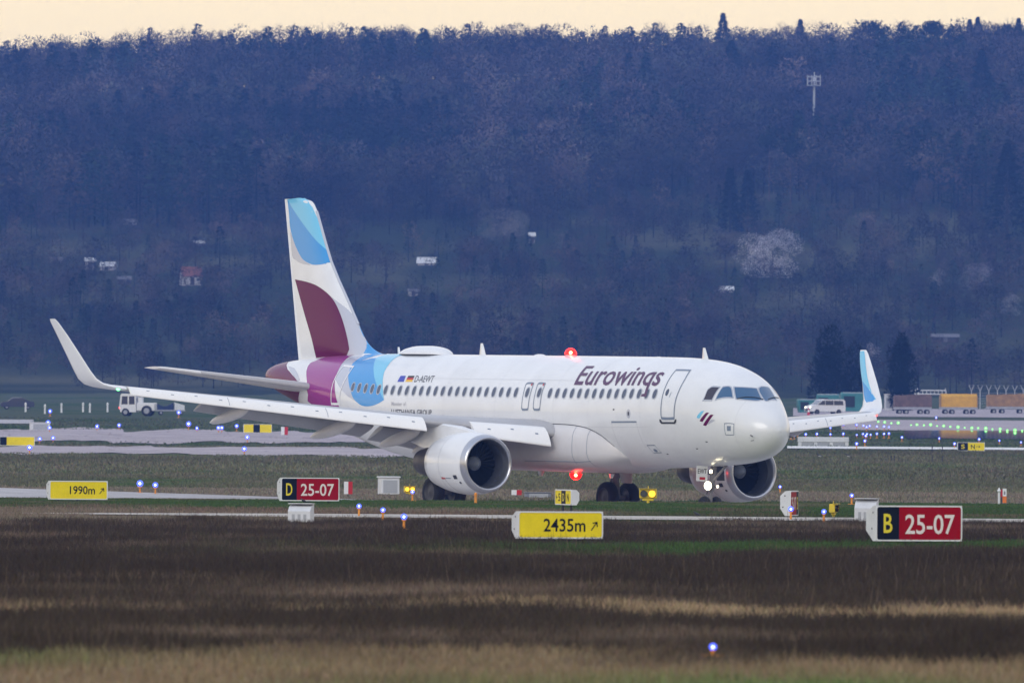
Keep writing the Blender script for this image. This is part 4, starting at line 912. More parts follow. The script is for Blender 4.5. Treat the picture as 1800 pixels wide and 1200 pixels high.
# mast with a platform on the upper slope
p = ground_hit(1430, 262, 1500); s = p.y/FPX; Hm = (262-130)*s
ms = thing('mast', 'slender grey mast with a square platform on the upper right slope', 'mast', p); M_gal = mat('galvanised_steel', (.48, .50, .53), .45, metal=.4, noise=.2)
m = MB(); m.tube((0, 0, 0), (.10, 0, Hm*.84), .34, .28, 12); m.build('pole', M_gal, ms)
m = MB(); z = Hm*.84
for zz_ in (z, z+1.1, z+2.2):
    for a, b in (((-1.6, -1.6), (1.6, -1.6)), ((1.6, -1.6), (1.6, 1.6)), ((1.6, 1.6), (-1.6, 1.6)), ((-1.6, 1.6), (-1.6, -1.6))): m.tube((*a, zz_), (*b, zz_), .10, .10, 6)
for x in (-1.6, -.55, .55, 1.6):
    for y in (-1.6, 1.6): m.tube((x, y, z), (x, y, z+2.6), .09, .09, 6)
m.box(-1.5, 1.5, -1.5, 1.5, z-.15, z-.02); m.build('platform', M_gal, ms)
m = MB(); m.tube((.1, 0, z), (.1, 0, z+3.4), .12, .10, 8); m.box(-.25, .45, -.3, .3, z+1.2, z+2.0); m.build('aerial', mat('pale_box', (.6, .62, .66), .5), ms)
CLEAR.append((p.x, p.y, 5.0, 85))
# garden huts on the slope
M_hutw = mat('hut_boards', (.42, .41, .43), .8, noise=.2); M_hutd = mat('dark_boards', (.055, .045, .04), .8, noise=.3, nscale=1.5); M_roofw = mat('pale_roof_sheet', (.62, .64, .66), .5, noise=.15); M_roofr = mat('red_roof_tiles', (.20, .075, .055), .8, noise=.3, nscale=2); M_roofd = mat('grey_roof_felt', (.15, .15, .17), .8, noise=.3)
def hut(px, row, wpx, hpx, wallm, roofm, label, pitch=.35, name='garden_hut', rz=.15):
    p = ground_hit(px, row, 1500); s = p.y/FPX; w = wpx*s; h = hpx*s; d = w*.7
    t = thing(name, label, 'hut', p, rz); e = h*(1-pitch)
    m = MB(); m.box(-w/2, w/2, -d/2, d/2, -.3, e); m.add([(-w/2, -d/2, e+.002), (-w/2, d/2, e+.002), (-w/2, 0, h-.05)], [(0, 1, 2)], 0, False); m.add([(w/2, -d/2, e+.002), (w/2, d/2, e+.002), (w/2, 0, h-.05)], [(0, 2, 1)], 0, False); m.build('wall', wallm, t)
    m = MB(); o = .25
    m.loft([[(x, -d/2-o, e-.12), (x, -d/2-o, e), (x, 0, h+.08), (x, d/2+o, e), (x, d/2+o, e-.12), (x, 0, h-.05)] for x in (-w/2-o, w/2+o)], 0, True, True, True, False); m.build('roof', roofm, t)
    m = MB(); m.box(-.42, .42, -d/2-.04, -d/2-.003, 0, min(1.9, e*.85)); m.build('door', M_hutd if wallm is not M_hutd else M_roofd, t)
    m = MB(); m.box(w*.22, w*.22+.6, -d/2-.04, -d/2-.003, e*.45, e*.75); m.build('window', M_win, t)
    CLEAR.append((p.x, p.y, w*.8, 30)); return t
hut(751, 466, 32, 13, M_hutw, M_roofw, 'low hut with a bright flat white roof right of the tail', .75, rz=-.1)
hut(158, 474, 16, 20, M_hutw, M_roofw, 'tall narrow whitish hut on the left slope', .25)
hut(190, 475, 24, 14, M_hutw, M_roofw, 'wide whitish hut beside the tall narrow one on the left slope', .5, rz=-.3)
hut(335, 502, 34, 32, M_hutw, M_roofr, 'hut with a red tiled roof on the slope left of the tail', .5, rz=.3)
hut(218, 500, 22, 14, M_hutd, M_roofd, 'small dark hut below the whitish huts', .4)
hut(98, 462, 20, 9, M_hutw, M_roofd, 'low grey roofed hut left of the whitish huts', .6)
hut(228, 396, 22, 10, M_hutw, M_roofd, 'small grey hut high on the left slope', .5)
hut(349, 434, 18, 10, M_hutd, M_roofw, 'little dark hut with a pale roof above the red roofed hut', .4)
hut(1277, 514, 22, 10, M_hutw, M_roofw, 'small pale hut below and left of the broad blossoming tree', .6)
hut(1661, 602, 46, 14, M_hutd, M_roofd, 'long dark shed with a grey roof above the yellow trailer', .35, 'long_shed', rz=0)
hut(726, 521, 16, 12, M_hutw, M_roofd, 'little white fronted hut above the rear of the fuselage', .3)
hut(935, 428, 9, 18, M_hutw, M_roofw, 'narrow white hut on the slope above the overwing exits', .3)
hill_mass()
# haze between the airfield and the ridge
m = MB(); m.box(-650, 650, -402, 3402, -3.0, 130); hz = m.build('haze', [])
hm = bpy.data.materials.new('haze_air'); hm.use_nodes = True; t = hm.node_tree; t.nodes.clear(); o_ = N(t, 'ShaderNodeOutputMaterial'); pv = N(t, 'ShaderNodeVolumePrincipled')
pv.inputs['Color'].default_value = (.15, .33, 1.0, 1); pv.inputs['Density'].default_value = (.000155); pv.inputs['Anisotropy'].default_value = 0.0
t.links.new(pv.outputs[0], o_.inputs['Volume']); hz.data.materials.append(hm); tag(hz, 'thin blue evening haze over the airfield', 'haze', kind='stuff')

# ------------------------------------------------------------------ far pavements
PAVED = []
def strip_px(name, px0, px1, r0, r1, m, zoff=.06, wob=0.0, seed=1, nx=160):
    """paved sheet lying on the ground between two surveyed edges"""
    mid = (max(px0, 0)+min(px1, 1800))/2; Ya = ground_hit(mid, r0, 405).y; Yb = ground_hit(mid, r1, 405).y
    u = np.linspace(0, 1, nx); v = np.linspace(0, 1, max(4, int((Yb-Ya)/5)))
    U, V = np.meshgrid(u, v); Y = Ya+(Yb-Ya)*V; X = (px0+(px1-px0)*U-900)/FPX*Y
    Y = Y+wob*(Yb-Ya)*(fbm(X/3.5, Y/40+seed, seed)-.5)*2
    Z = gz(X, Y)+zoff; i = np.arange(X.size).reshape(X.shape)
    F = np.stack([i[:-1, :-1], i[:-1, 1:], i[1:, 1:], i[1:, :-1]], -1).reshape(-1, 4)
    PAVED.append((px0, px1, Ya, Yb)); return tag(np_mesh(name, np.stack([X, Y, Z], -1).reshape(-1, 3), F, m, None, True), kind='structure')
M_paint = mat('white_road_paint', (.75, .74, .72), .7, noise=.2, nscale=.3)
M_hard = mat('pinkish_hardstand', (.40, .34, .36), .75, noise=.45, nscale=.22)  # strong pale and dark blotches imitate exhaust heat shimmer in the colour
strip_px('taxiway_near', -300, 760, 800, 786, M_hard, .05, .45, 3)  # ragged edges here and on the next sheet imitate the heat shimmer
strip_px('taxiway_far', -300, 760, 778, 757, M_hard, .05, .35, 5)
strip_px('taxiway_edge_line', 1385, 2100, 790.5, 786.5, M_paint, .07)
strip_px('wet_taxiway', 1590, 2100, 772, 757, M_wet, .06, .12, 8)
strip_px('apron_taxilane', 1480, 2100, 757, 739, M_hard, .06, .05, 9)
strip_px('apron', 1395, 2100, 733, 719, M_hard, .06)
strip_px('service_road', -300, 60, 745, 738, M_bounce, .06)

# ------------------------------------------------------------------ airfield signs
M_housing = mat('sign_housing_white', (.66, .68, .71), .45, noise=.14, nscale=2.5)
M_syel = mat('sign_yellow', (.90, .72, .012), .5, noise=.10, nscale=3, spec=.12); M_sred = mat('sign_red', (.34, .003, .007), .5, noise=.06, nscale=3, spec=.05); M_sblk = mat('sign_black', (.006, .008, .014), .5, spec=.08)
M_swhite = mat('sign_white_letter', (.80, .72, .70), .4); M_sletY = mat('sign_yellow_letter', (.80, .66, .02), .4); M_leg = mat('sign_leg_steel', (.03, .03, .032), .6); M_fr = mat('sign_frame_white', (.72, .73, .75), .4)
M_vent = mat('vent_grey', (.38, .40, .43), .6)
def arrow2d(dx, dy, size):
    """arrow glyph pointing along (dx, dy)"""
    n = math.hypot(dx, dy); dx, dy = dx/n, dy/n; P = lambda a, b: (size*(a*dx-b*dy)+size*.5, size*(a*dy+b*dx)+size*.5)
    return [P(-.60, .055), P(-.60, -.055), P(.42, -.055), P(.42, .055), P(.12, .36), P(.04, .27), P(.42, -.08), P(.52, 0), P(.12, -.36), P(.04, -.27), P(.42, .08)], [(0, 1, 2, 3), (4, 5, 6, 7), (8, 7, 10, 9)]
def sign(name, label, loc, w, h, rz, panels, texts, depth=.5, legs=3, leg_h=.06, group=None, vents=False):
    t = thing(name, label, 'airfield sign', loc, rz, group); z0 = leg_h
    prof = [(0, 0), (0, h), (.10, h), (.16, h*.98), (depth, h*.80), (depth, h*.30), (.16, 0)]
    m = MB(); m.loft([[(x, y, z0+z) for y, z in prof] for x in (-w/2, -w/2+.02, w/2-.02, w/2)], 0, True, True, True, False)
    for dy, dz in ((.16, .80), (.22, .35)): m.tube((-w/2-.006, dy, z0+h*dz), (-w/2+.01, dy, z0+h*dz), .022, .022, 8, 1)
    m.build('housing', [M_housing, M_leg], t)
    def rr(x0, x1, za, zb, r, y):      # rounded panel outline
        o = []
        for cx, cz, a0 in ((x1-r, zb-r, 0), (x0+r, zb-r, 90), (x0+r, za+r, 180), (x1-r, za+r, 270)):
            for k in range(5): a = math.radians(a0+k*22.5); o.append((cx+r*math.cos(a), y, cz+r*math.sin(a)))
        return o
    m = MB(); o_, i_ = rr(-w/2, w/2, z0, z0+h, .07, -.014), rr(-w/2+.032, w/2-.032, z0+.032, z0+h-.032, .05, -.014); b_ = rr(-w/2, w/2, z0, z0+h, .07, .0); m.loft([b_, o_, i_], 0, True, False, False, False); m.build('frame', M_fr, t)
    m = MB(); xa = -w/2+.03; ww = w-.06; mats = []
    for f0, f1, mm in panels:
        if mm not in mats: mats.append(mm)
        m.add([(xa+ww*f0, -.006, z0+.03), (xa+ww*f1, -.006, z0+.03), (xa+ww*f1, -.006, z0+h-.03), (xa+ww*f0, -.006, z0+h-.03)], [(0, 1, 2, 3)], mats.index(mm), False)
    m.build('face', mats, t)
    for s, x0, x1, zb, ch, mm in texts:    # string, left and right edge (fractions), baseline and cap height (fractions of h)
        m = MB()
        if s.startswith('>'):
            dx, dy = [float(q) for q in s[1:].split(',')]; vs, fs = arrow2d(dx, dy, ch*h); X0 = xa+ww*x0; m.add([(X0+x, -.011, z0+h*zb+y) for x, y in vs], fs, 0, False); m.build('arrow', mm, t); continue
        vs, fs, tw = text2d(s, .012); k = (x1-x0)*ww/tw
        m.add([(xa+ww*x0+x*k, -.011, z0+h*zb+y*ch*h) for x, y in vs], fs, 0, False); m.build('lettering', mm, t)
    for i in range(legs):
        m = MB(); x = -w/2+w*(i+.5)/legs; m.tube((x, .12, -.12), (x, .12, z0), .035, .035, 8); m.tube((x, .12, z0-.015), (x, .12, z0), .06, .06, 8); m.build('leg', M_leg, t)
    return t
def spos(px, row): return ground_hit(px, row)
p = spos(1615, 956); s = FPX/p.y; w = 154/s/math.cos(.35)
sign('runway_sign', 'large red and black runway sign reading B 25-07 in the right foreground', p, w, 64/s-.02, .35, [(0, .265, M_sblk), (.265, 1, M_sred)], [('B', .078, .182, .24, .53, M_sletY), ('25-07', .335, .925, .215, .53, M_swhite)], .58)
p = spos(985, 951); s = FPX/p.y; w = 150/s/math.cos(.35)
sign('distance_sign', 'yellow sign reading 2435m with an arrow in the middle foreground', p, w, 48/s, .35, [(0, 1, M_syel)], [('2435m', .295, .80, .27, .46, M_sblk), ('>.6,.8', .855, .95, .30, .36, M_sblk)], .40)
p = spos(138, 881); s = FPX/p.y; w = 101/s/math.cos(.3)
sign('distance_sign', 'yellow sign reading 1990m with an arrow at the left', p, w, 33/s, .3, [(0, 1, M_syel)], [('1990m', .345, .79, .30, .42, M_sblk), ('>.6,.8', .855, .95, .30, .36, M_sblk)], .42)
p = spos(545, 883.5); s = FPX/p.y; w = 102/s/math.cos(.3)
sign('runway_sign', 'red and black runway sign reading D 25-07 left of the near engine', p, w, 41/s, .3, [(0, .265, M_sblk), (.265, 1, M_sred)], [('D', .075, .185, .24, .52, M_sletY), ('25-07', .335, .92, .235, .50, M_swhite)], .48)
p = spos(1396, 909); s = FPX/p.y
sign('runway_sign', 'edge-on red runway sign with a white back beside the far engine', p, 1.9, 44/s, 1.42, [(0, .74, M_sred), (.74, 1, M_sblk)], [('25-07', .10, .68, .25, .5, M_swhite), ('B', .80, .92, .25, .5, M_sletY)], .30, 2, .05)
p = spos(990, 905); s = FPX/p.y
sign('direction_sign', 'edge-on yellow and black direction sign behind the 2435m sign', p, 1.9, 27/s, -1.32, [(0, .38, M_syel), (.38, .66, M_sblk), (.66, 1, M_syel)], [('5', .20, .32, .25, .5, M_sblk), ('>-1,0', .05, .15, .3, .4, M_sblk), ('D', .46, .58, .25, .5, M_sletY), ('N', .74, .86, .25, .5, M_sblk)], .24, 2, .30)
p = spos(1707, 793.5); s = FPX/p.y
sign('direction_sign', 'black and yellow sign reading S and N with an arrow at the far right', p, 48/s, 15/s, .05, [(0, .38, M_sblk), (.38, 1, M_syel)], [('S', .12, .26, .26, .5, M_sletY), ('N', .49, .64, .26, .48, M_sblk), ('>1,0', .70, .95, .28, .44, M_sblk)], .4, 2)
p = spos(453, 761.5); s = FPX/p.y
sign('direction_sign', 'far yellow sign with a dark centre panel under the near wing', p, 50/s, 15/s, .12, [(0, .34, M_syel), (.34, .58, M_sblk), (.58, 1, M_syel)], [], .4, 2)
p = spos(30, 784.5); s = FPX/p.y
sign('direction_sign', 'far yellow sign with a dark end panel at the left edge', p, 62/s, 16/s, .12, [(0, .2, M_sblk), (.2, 1, M_syel)], [], .4, 2)
# backs of signs: ribbed white housings
def signback(label, px, row, wpx, hpx, rz):
    p = spos(px, row); s = FPX/p.y; w, h = wpx/s, hpx/s; t = thing('sign_housing', label, 'airfield sign', p, rz)
    m = MB(); d = .45
    prof = [(0, .02), (0, h*.62), (.13, h*.86), (d-.05, h), (d, h), (d, .02)]
    m.loft([[(x, y-d/2, z) for y, z in prof] for x in (-w/2, w/2)], 0, True, True, True, False); m.box(-w/2-.02, w/2+.02, -d/2+.10, d/2+.02, h+.002, h+.022); m.build('shell', M_housing, t)
    for i in range(3):
        m = MB(); x = -w/2+w*(.18+.26*i); m.box(x, x+w*.13, -d/2-.012, -d/2-.002, h*.14, h*.46); m.build('vent', M_vent, t)
    m = MB()
    for x in (-w*.3, w*.3): m.tube((x, 0, -.1), (x, 0, .03), .03, .03, 8)
    m.build('foot', M_leg, t)
signback('white ribbed sign back below the D 25-07 sign', 529, 918.5, 40, 33, -.22)
signback('white ribbed sign back behind the B 25-07 sign', 1523, 919, 38, 42, -.22)

# ------------------------------------------------------------------ lamps on the field
M_bl = mat('blue_lamp_glass', (.03, .06, .6), .2, emit=(.07, .12, 1.0), es=1.8); M_blc = mat('blue_lamp_core', (.8, .9, 1), .2, emit=(.75, .85, 1), es=2.5)
M_gl = mat('green_lamp_glass', (.05, .5, .1), .2, emit=(.25, 1.0, .18), es=1.1); M_or = mat('orange_stem', (.75, .28, .02), .5); M_glc = mat('green_lamp_core', (.8, 1, .8), .2, emit=(.6, 1, .4), es=1.4)
def field_lamp(name, label, group, r, stem_h, lens, core, stem=True):
    t = thing(name, label, 'airfield light', group=group)
    if stem:
        m = MB(); m.tube((0, 0, 0), (0, 0, .02), .14, .13, 14); m.build('base', M_or, t)
        m = MB(); m.tube((0, 0, 0), (0, 0, stem_h), .032, .028, 10); m.tube((0, 0, stem_h-.02), (0, 0, stem_h+.01), r*.7, r*.7, 12); m.build('stem', M_or, t)
    m = MB(); m.sphere((0, 0, stem_h+r), r, 14); m.build('lens', lens, t)
    m = MB(); m.sphere((0, -r*.66, stem_h+r), r*.46, 12); m.build('bulb', core, t)
    return t
gb = 'blue taxiway lights'
near_lab = 'blue lamp on an orange stem along the pale strip left of the 2435m sign'
nl = [(631, 908.5, near_lab, .07), (673, 916, near_lab, .07), (725, 880, 'blue lamp on an orange stem just left of the near main wheels', .07), (1390, 914, 'blue lamp on an orange stem in front of the edge-on red sign', .08), (1448, 919, 'blue lamp on an orange stem right of the edge-on red sign', .07),
      (1497, 886, 'blue lamp on a stem above the white ribbed sign back at the right', .07), (1371, 867, 'blue lamp on a stem right of the far engine', .07), (710, 931, 'blue lamp standing in the dark heath below the pale strip', .08), (1253, 1155, 'blurred blue lamp low in the right foreground grass', .042),
      (246, 866, 'bright blurred blue lamp right of the 1990m sign, left one of two', .13), (273, 868, 'blurred blue lamp right of the 1990m sign, right one of two', .11)]
L0 = None
for px, row, lb, r in nl:
    p = ground_hit(px, row); h = .24 if row < 1100 else .06
    t = field_lamp('taxiway_light', lb, gb, r, h, M_bl, M_blc); t.location = p
far_r = [(408, 710), (500, 688), (596, 690), (645, 695), (668, 706), (690, 697), (742, 702), (793, 705), (125, 766), (147, 765), (172, 760), (230, 762), (310, 760), (408, 758), (500, 760), (597, 757), (642, 757), (670, 757), (662, 775), (697, 759), (793, 757), (828, 758), (655, 815), (596, 838), (922, 782), (1190, 787), (1300, 832), (1477, 800), (1623, 800), (1778, 812), (1168, 637), (828, 703), (742, 757)]
far_l = [(330, 175), (1178, 183), (317, 260), (327, 283), (640, 273), (785, 265), (1243, 268), (1298, 280), (1462, 285), (1560, 272), (262, 355), (350, 350), (195, 425), (1630, 350), (1610, 430), (1440, 285)]
pr = field_lamp('taxiway_light', 'small distant blue taxiway lamp on the airfield right of the nose', gb, .095, .25, M_bl, M_blc)
for i, (x, y) in enumerate(far_r):
    p = ground_hit(1360+x/4.091, 580+y/4.091+5); big = rng.uniform(.9, 1.35)
    if i == 0: pr.location = p; pr.scale = (big,)*3
    else: dup(pr, p, 0, big)
pl_ = field_lamp('taxiway_light', 'blurred distant blue taxiway lamp on the airfield left of the fuselage', gb, .15, .25, M_bl, M_blc)
for i, (x, y) in enumerate(far_l):
    p = ground_hit(x/3.75, 680+y/3.75+5); big = rng.uniform(.9, 1.6)
    if i == 0: pl_.location = p; pl_.scale = (big,)*3
    else: dup(pl_, p, 0, big)
pg = field_lamp('centreline_light', 'green taxiway centreline lamp in the row right of the blue winglet', 'green centreline lights', .125, .02, M_gl, M_glc, False)
for i, (x, y) in enumerate([(752, 660), (798, 665), (846, 670), (895, 671), (988, 682), (1030, 683), (1080, 685), (1128, 685), (1175, 689), (1222, 692), (1270, 696), (1325, 702), (1373, 702), (1425, 707), (1470, 706), (1525, 711), (1573, 712), (1628, 714), (1680, 722), (1735, 725), (1787, 722)]):
    p = ground_hit(1360+x/4.091, 580+y/4.091+2); k = (.75, 1.15, .9, 1.3)[i % 4]
    if i == 0: pg.location = p
    else: dup(pg, p, 0, k)
# runway guard lights: yellow two lamp heads
M_gy = mat('guard_light_yellow', (.80, .58, .02), .45, noise=.1, nscale=5); M_amb = mat('amber_lens', (.9, .5, .02), .3, emit=(1, .55, .03), es=1.6); M_off = mat('unlit_lens', (.05, .06, .06), .15, coat=.6)
def guard(label, px, row, rz, k=1.0, left_on=False):
    p = ground_hit(px, row); t = thing('guard_light', label, 'warning light', p, rz); t.scale = (k,)*3
    m = MB(); m.box(-.30, .30, -.06, .16, .16, .49, 0, .03); m.tube((0, .05, .49), (0, .05, .60), .015, .008, 8); m.build('head', M_gy, t)
    m = MB(); m.box(-.20, .20, -.02, .10, .08, .158, 0, .02); m.tube((0, .04, -.1), (0, .04, .09), .05, .05, 10); m.build('stand', M_gy, t)
    for x, mm in ((-.145, M_amb if left_on else M_off), (.145, M_amb)):
        m = MB(); c = (x, -.062, .325); m.tube((x, -.062, .325), (x, -.12, .325), .125, .125, 24, 1, False); m.disc((x, -.075, .325), .118, 1, 24, 0, 1); m.build('lamp', [mm, M_blk], t)
    m = MB(); m.box(-.31, .31, -.16, .02, .492, .505); m.build('visor', M_gy, t)
guard('yellow guard light with one amber lamp lit beside the far main wheels', 1139, 884, -.1)
guard('yellow guard light seen from its end between two blue lamps', 1467, 909, 1.35, .8)
guard('blurred yellow guard light left of the near main wheels', 720, 870, .2, .8, True)
# marker post with a red and white board
p = ground_hit(1761, 886); s = FPX/p.y; t = thing('marker_post', 'white marker post with a red, white and orange numbered board at the right edge', 'marker', p, .1)
m = MB(); m.tube((-.12, 0, -.1), (-.12, 0, .48), .045, .045, 12); m.sphere((-.12, 0, .55), .075, 12); m.tube((-.12, 0, .60), (-.12, 0, .68), .03, .02, 8); m.build('post', M_white, t)
m = MB(); m.box(.03, .19, .0, .02, .33, .64, 0); m.box(.03, .19, .0, .02, .06, .327, 1); m.box(-.05, .027, .002, .02, .30, .60, 2); m.tube((0, .05, -.1), (0, .05, .5), .02, .02, 8, 3)
vs, fs, w = text2d('8', .01); m.add([(.075+x/w*.07, -.004, .40+y*.13) for x, y in vs], fs, 3, False)
m.build('board', [M_white, mat('orange_board', (.80, .20, .02), .5), M_red, M_navy], t)
# smaller things seen under and behind the airliner
M_wbox = mat('white_cabinet_paint', (.68, .70, .73), .5, noise=.15, nscale=2)
def cabinet(label, px, row, wpx, hpx, rz=.2, roof=True, name='cabinet', mm=None, Y0=60):
    p = ground_hit(px, row, Y0); s = FPX/p.y; w, h = wpx/s, hpx/s; t = thing(name, label, 'cabinet', p, rz); d = min(w, .9)
    m = MB(); m.box(-w/2, w/2, -d/2, d/2, .05, h*.92, 0, .03); m.build('body', mm or M_wbox, t)
    m = MB(); m.box(-w/2-.04, w/2+.04, -d/2-.04, d/2+.04, h*.922, h, 0, .015); m.build('lid', mm or M_wbox, t)
    m = MB(); m.box(-w*.38, w*.38, -d/2-.015, -d/2-.003, h*.15, h*.8); m.build('door', M_vent, t)
    m = MB(); m.box(-w/2+.05, w/2-.05, -d/2+.05, d/2-.05, -.15, .048); m.build('plinth', M_leg, t)
    return t
cabinet('white equipment cabinet on the grass left of the near main wheels', 683, 871, 33, 34)
cabinet('white cabinet far left beside the taxiway', 70, 757, 34, 15)
cabinet('tall white cabinet right of the blue winglet', 1563, 722, 17, 30, .1, Y0=900)
cabinet('grey blue box on the grass seen under the wing root', 945, 876, 44, 11, .1, mm=mat('blue_grey_paint', (.20, .22, .27), .6))
def board(label, px, row, wpx, hpx, k=2):
    p = ground_hit(px, row); s = FPX/p.y; w, h = wpx/s, hpx/s; t = thing('marker_board', label, 'marker', p, .1)
    m = MB(); m.box(-w/2, 0, -.02, .02, .1, h, 0); m.box(.002, w/2, -.02, .02, .1, h, 1); m.build('panel', [M_white, M_red], t)
    m = MB(); m.tube((0, .04, -.1), (0, .04, .3), .02, .02, 8); m.build('post', M_leg, t)
board('blurred white and red marker board right of the D 25-07 sign', 612, 872, 15, 26); board('white and red marker board seen under the belly', 908, 874, 18, 13); board('tiny red and white board under the near wing', 500, 766, 12, 16)
def stake(label, px, row, hpx, mm, r=.035, group=None):
    p = ground_hit(px, row); s = FPX/p.y; t = MB(); h = hpx/s; t.tube((0, 0, -.1), (0, 0, h), r, r*.8, 8); t.sphere((0, 0, h), r*1.1, 8); t.tube((0, 0, h*.82), (0, 0, h*.9), r*1.25, r*1.25, 8)
    o = t.build('marker_stake', mm); o.location = p; tag(o, label, 'stake', group)
for px, row in ((1566.5, 812), (1572, 812), (1638.5, 813), (1656.5, 813), (1638.5, 795), (1656.5, 795)):
    stake('thin black stake in the grass below the far white edge line', px, row, 11, M_leg, .04, 'black stakes')
stake('short orange stake right of the near main wheels', 836, 884, 16, M_or, .05)
for px, row in ((45, 724), (79, 727), (108, 725), (146, 724), (158, 725), (189, 724)): stake('white edge post at the far left of the field', px, row, 15, M_white, .12, 'white edge posts')
# long white barrier
p = ground_hit(1447, 784, 405); s = FPX/p.y; t = thing('water_barrier', 'long low white barrier on the grass right of the nose', 'barrier', p, 0); w, h = 90/s, 16/s
m = MB(); m.box(-w/2, w/2, -.25, .25, h*.42, h, 0, .05)
for i in range(4): x = -w/2+w*(.01+.305*i); m.box(x, x+w*.07, -.22, .22, -.1, h*.418, 0, .01)
m.build('body', M_wbox, t)
m = MB()
for i in range(3): x = -w/2+w*(.085+.305*i); m.box(x, x+w*.22, -.18, .18, -.05, h*.415)
m.build('recess', M_vent, t)

# ------------------------------------------------------------------ vehicles and stores along the far apron
M_van = mat('van_white', (.74, .75, .77), .3, coat=.4, noise=.05); M_glass = mat('vehicle_glass', (.02, .025, .035), .08, coat=.8); M_head = mat('headlight', (.9, .9, .8), .2, emit=(1, .95, .75), es=2.5)
M_teal = mat('teal_paint', (.035, .20, .20), .5, noise=.25, nscale=1.0); M_teald = mat('opening_shade_black', (.010, .018, .022), .8); M_brown = mat('brown_planks', (.16, .105, .095), .8, noise=.4, nscale=1.6); M_tarp = mat('yellow_tarpaulin', (.66, .36, .025), .6, noise=.18, nscale=1.1, bump=.5); M_chass = mat('grey_chassis', (.34, .35, .39), .6, noise=.2); M_tan = mat('tan_crates', (.34, .20, .085), .8, noise=.35, nscale=1.2)
def road_wheel(mb, x, y, r=.33, w=.22): mb.rev([(-w/2, r*.55), (-w/2, r*.9), (-w/2+.04, r), (w/2-.04, r), (w/2, r*.9), (w/2, r*.55)], (x, y, r), 1, 20, 0); mb.disc((x, y-w/2+.02, r), r*.56, 1, 16, 1, 1); mb.disc((x, y+w/2-.02, r), r*.56, 1, 16, 1, -1)
p = ground_hit(1450, 728, 1000); van = thing('minivan', 'white minibus with headlights on beside teal containers', 'van', p, .42)
m = MB(); side = [(-2.45, .35), (-2.5, .75), (-2.38, 1.02), (-1.62, 1.22), (-.78, 1.86), (-.4, 1.95), (2.2, 1.95), (2.42, 1.75), (2.48, .9), (2.45, .35)]
def body_ring(k, y): return [(x*(1-.012*k), y, z-(.05*k if z > 1.5 else 0)) for x, z in side]
m.loft([body_ring(1.5, -.95+.05), body_ring(0, -.95), body_ring(0, .95), body_ring(1.5, .95-.05)], 0, True, True, True, False); m.build('body', M_van, van)
for y in (-.953, .953):
    for q in ([(-1.45, 1.22), (-.78, 1.74), (-.45, 1.76), (-.45, 1.20)], [(-.36, 1.20), (-.36, 1.76), (.75, 1.76), (.75, 1.20)], [(.84, 1.20), (.84, 1.76), (2.1, 1.74), (2.2, 1.20)]):
        m = MB(); m.add([(x, y, z) for x, z in q]+[(x, y+(.015 if y < 0 else -.015), z) for x, z in q], [(0, 1, 2, 3), (7, 6, 5, 4), (0, 4, 5, 1), (1, 5, 6, 2), (2, 6, 7, 3), (3, 7, 4, 0)], 0, False); m.build('window', M_glass, van)
m = MB(); m.add([(-1.60, -.82, 1.255), (-1.60, .82, 1.255), (-.84, .74, 1.835), (-.84, -.74, 1.835)], [(0, 1, 2, 3)], 0, False); m.build('windscreen', M_glass, van)
for y in (-.72, .72): m = MB(); m.sphere((-2.44, y, .88), .16, 12, 0, .4, 1.2, .8); m.build('headlight', M_head, van)
m = MB(); m.box(-2.53, -2.46, -.6, .6, .42, .72); m.build('grille', M_blk, van)
for x in (-1.55, 1.55):
    for y in (-.84, .84): m = MB(); road_wheel(m, x, y); m.build('wheel', [M_tyre, M_rim], van)
def skip(label, px, row, wpx, hpx, rz=0.0):
    p = ground_hit(px, row, 1000); p.y += 6; s = FPX/p.y; w, h = wpx/s, hpx/s; d = 2.2; t = thing('container', label, 'container', p, rz)
    m = MB(); m.loft([[(-w/2+.2, -d/2, .12), (w/2-.2, -d/2, .12), (w/2-.2, d/2, .12), (-w/2+.2, d/2, .12)], [(-w/2, -d/2, h*.55), (w/2, -d/2, h*.55), (w/2, d/2, h*.55), (-w/2, d/2, h*.55)], [(-w/2, -d/2, h*.9), (w/2, -d/2, h*.9), (w/2, d/2, h*.9), (-w/2, d/2, h*.9)], [(-w/2+.1, -d/2+.5, h), (w/2-.1, -d/2+.5, h), (w/2-.1, d/2, h), (-w/2+.1, d/2, h)]], 0, True, True, True, False)
    for i in range(5): x = -w/2+w*(.1+.2*i); m.box(x-.05, x+.05, -d/2-.06, -d/2-.002, h*.5, h*.88)
    m.build('body', M_teal, t)
    m = MB(); m.box(-w*.4, w*.02, -d/2-.05, -d/2-.065, h*.25, h*.8); m.build('opening_shade_plate', M_teald, t)  # near-black plate on the closed front paints the shade of an open inside
    m = MB(); m.tube((-w*.45, -d/2-.05, h*.97), (w*.45, -d/2-.05, h*.97), .05, .05, 8); m.build('rail', M_gal, t)
    m = MB()
    for x in (-w*.35, w*.35): m.box(x-.1, x+.1, -d/2+.1, d/2-.1, -.05, .118)
    m.build('skid', M_leg, t)
skip('small teal container left of the white minibus', 1421, 726, 34, 25, .1); skip('low teal container behind the white minibus', 1458, 725, 40, 33, -.1); skip('tall teal container between the minibus and the blue winglet', 1503, 724, 46, 35, .05)
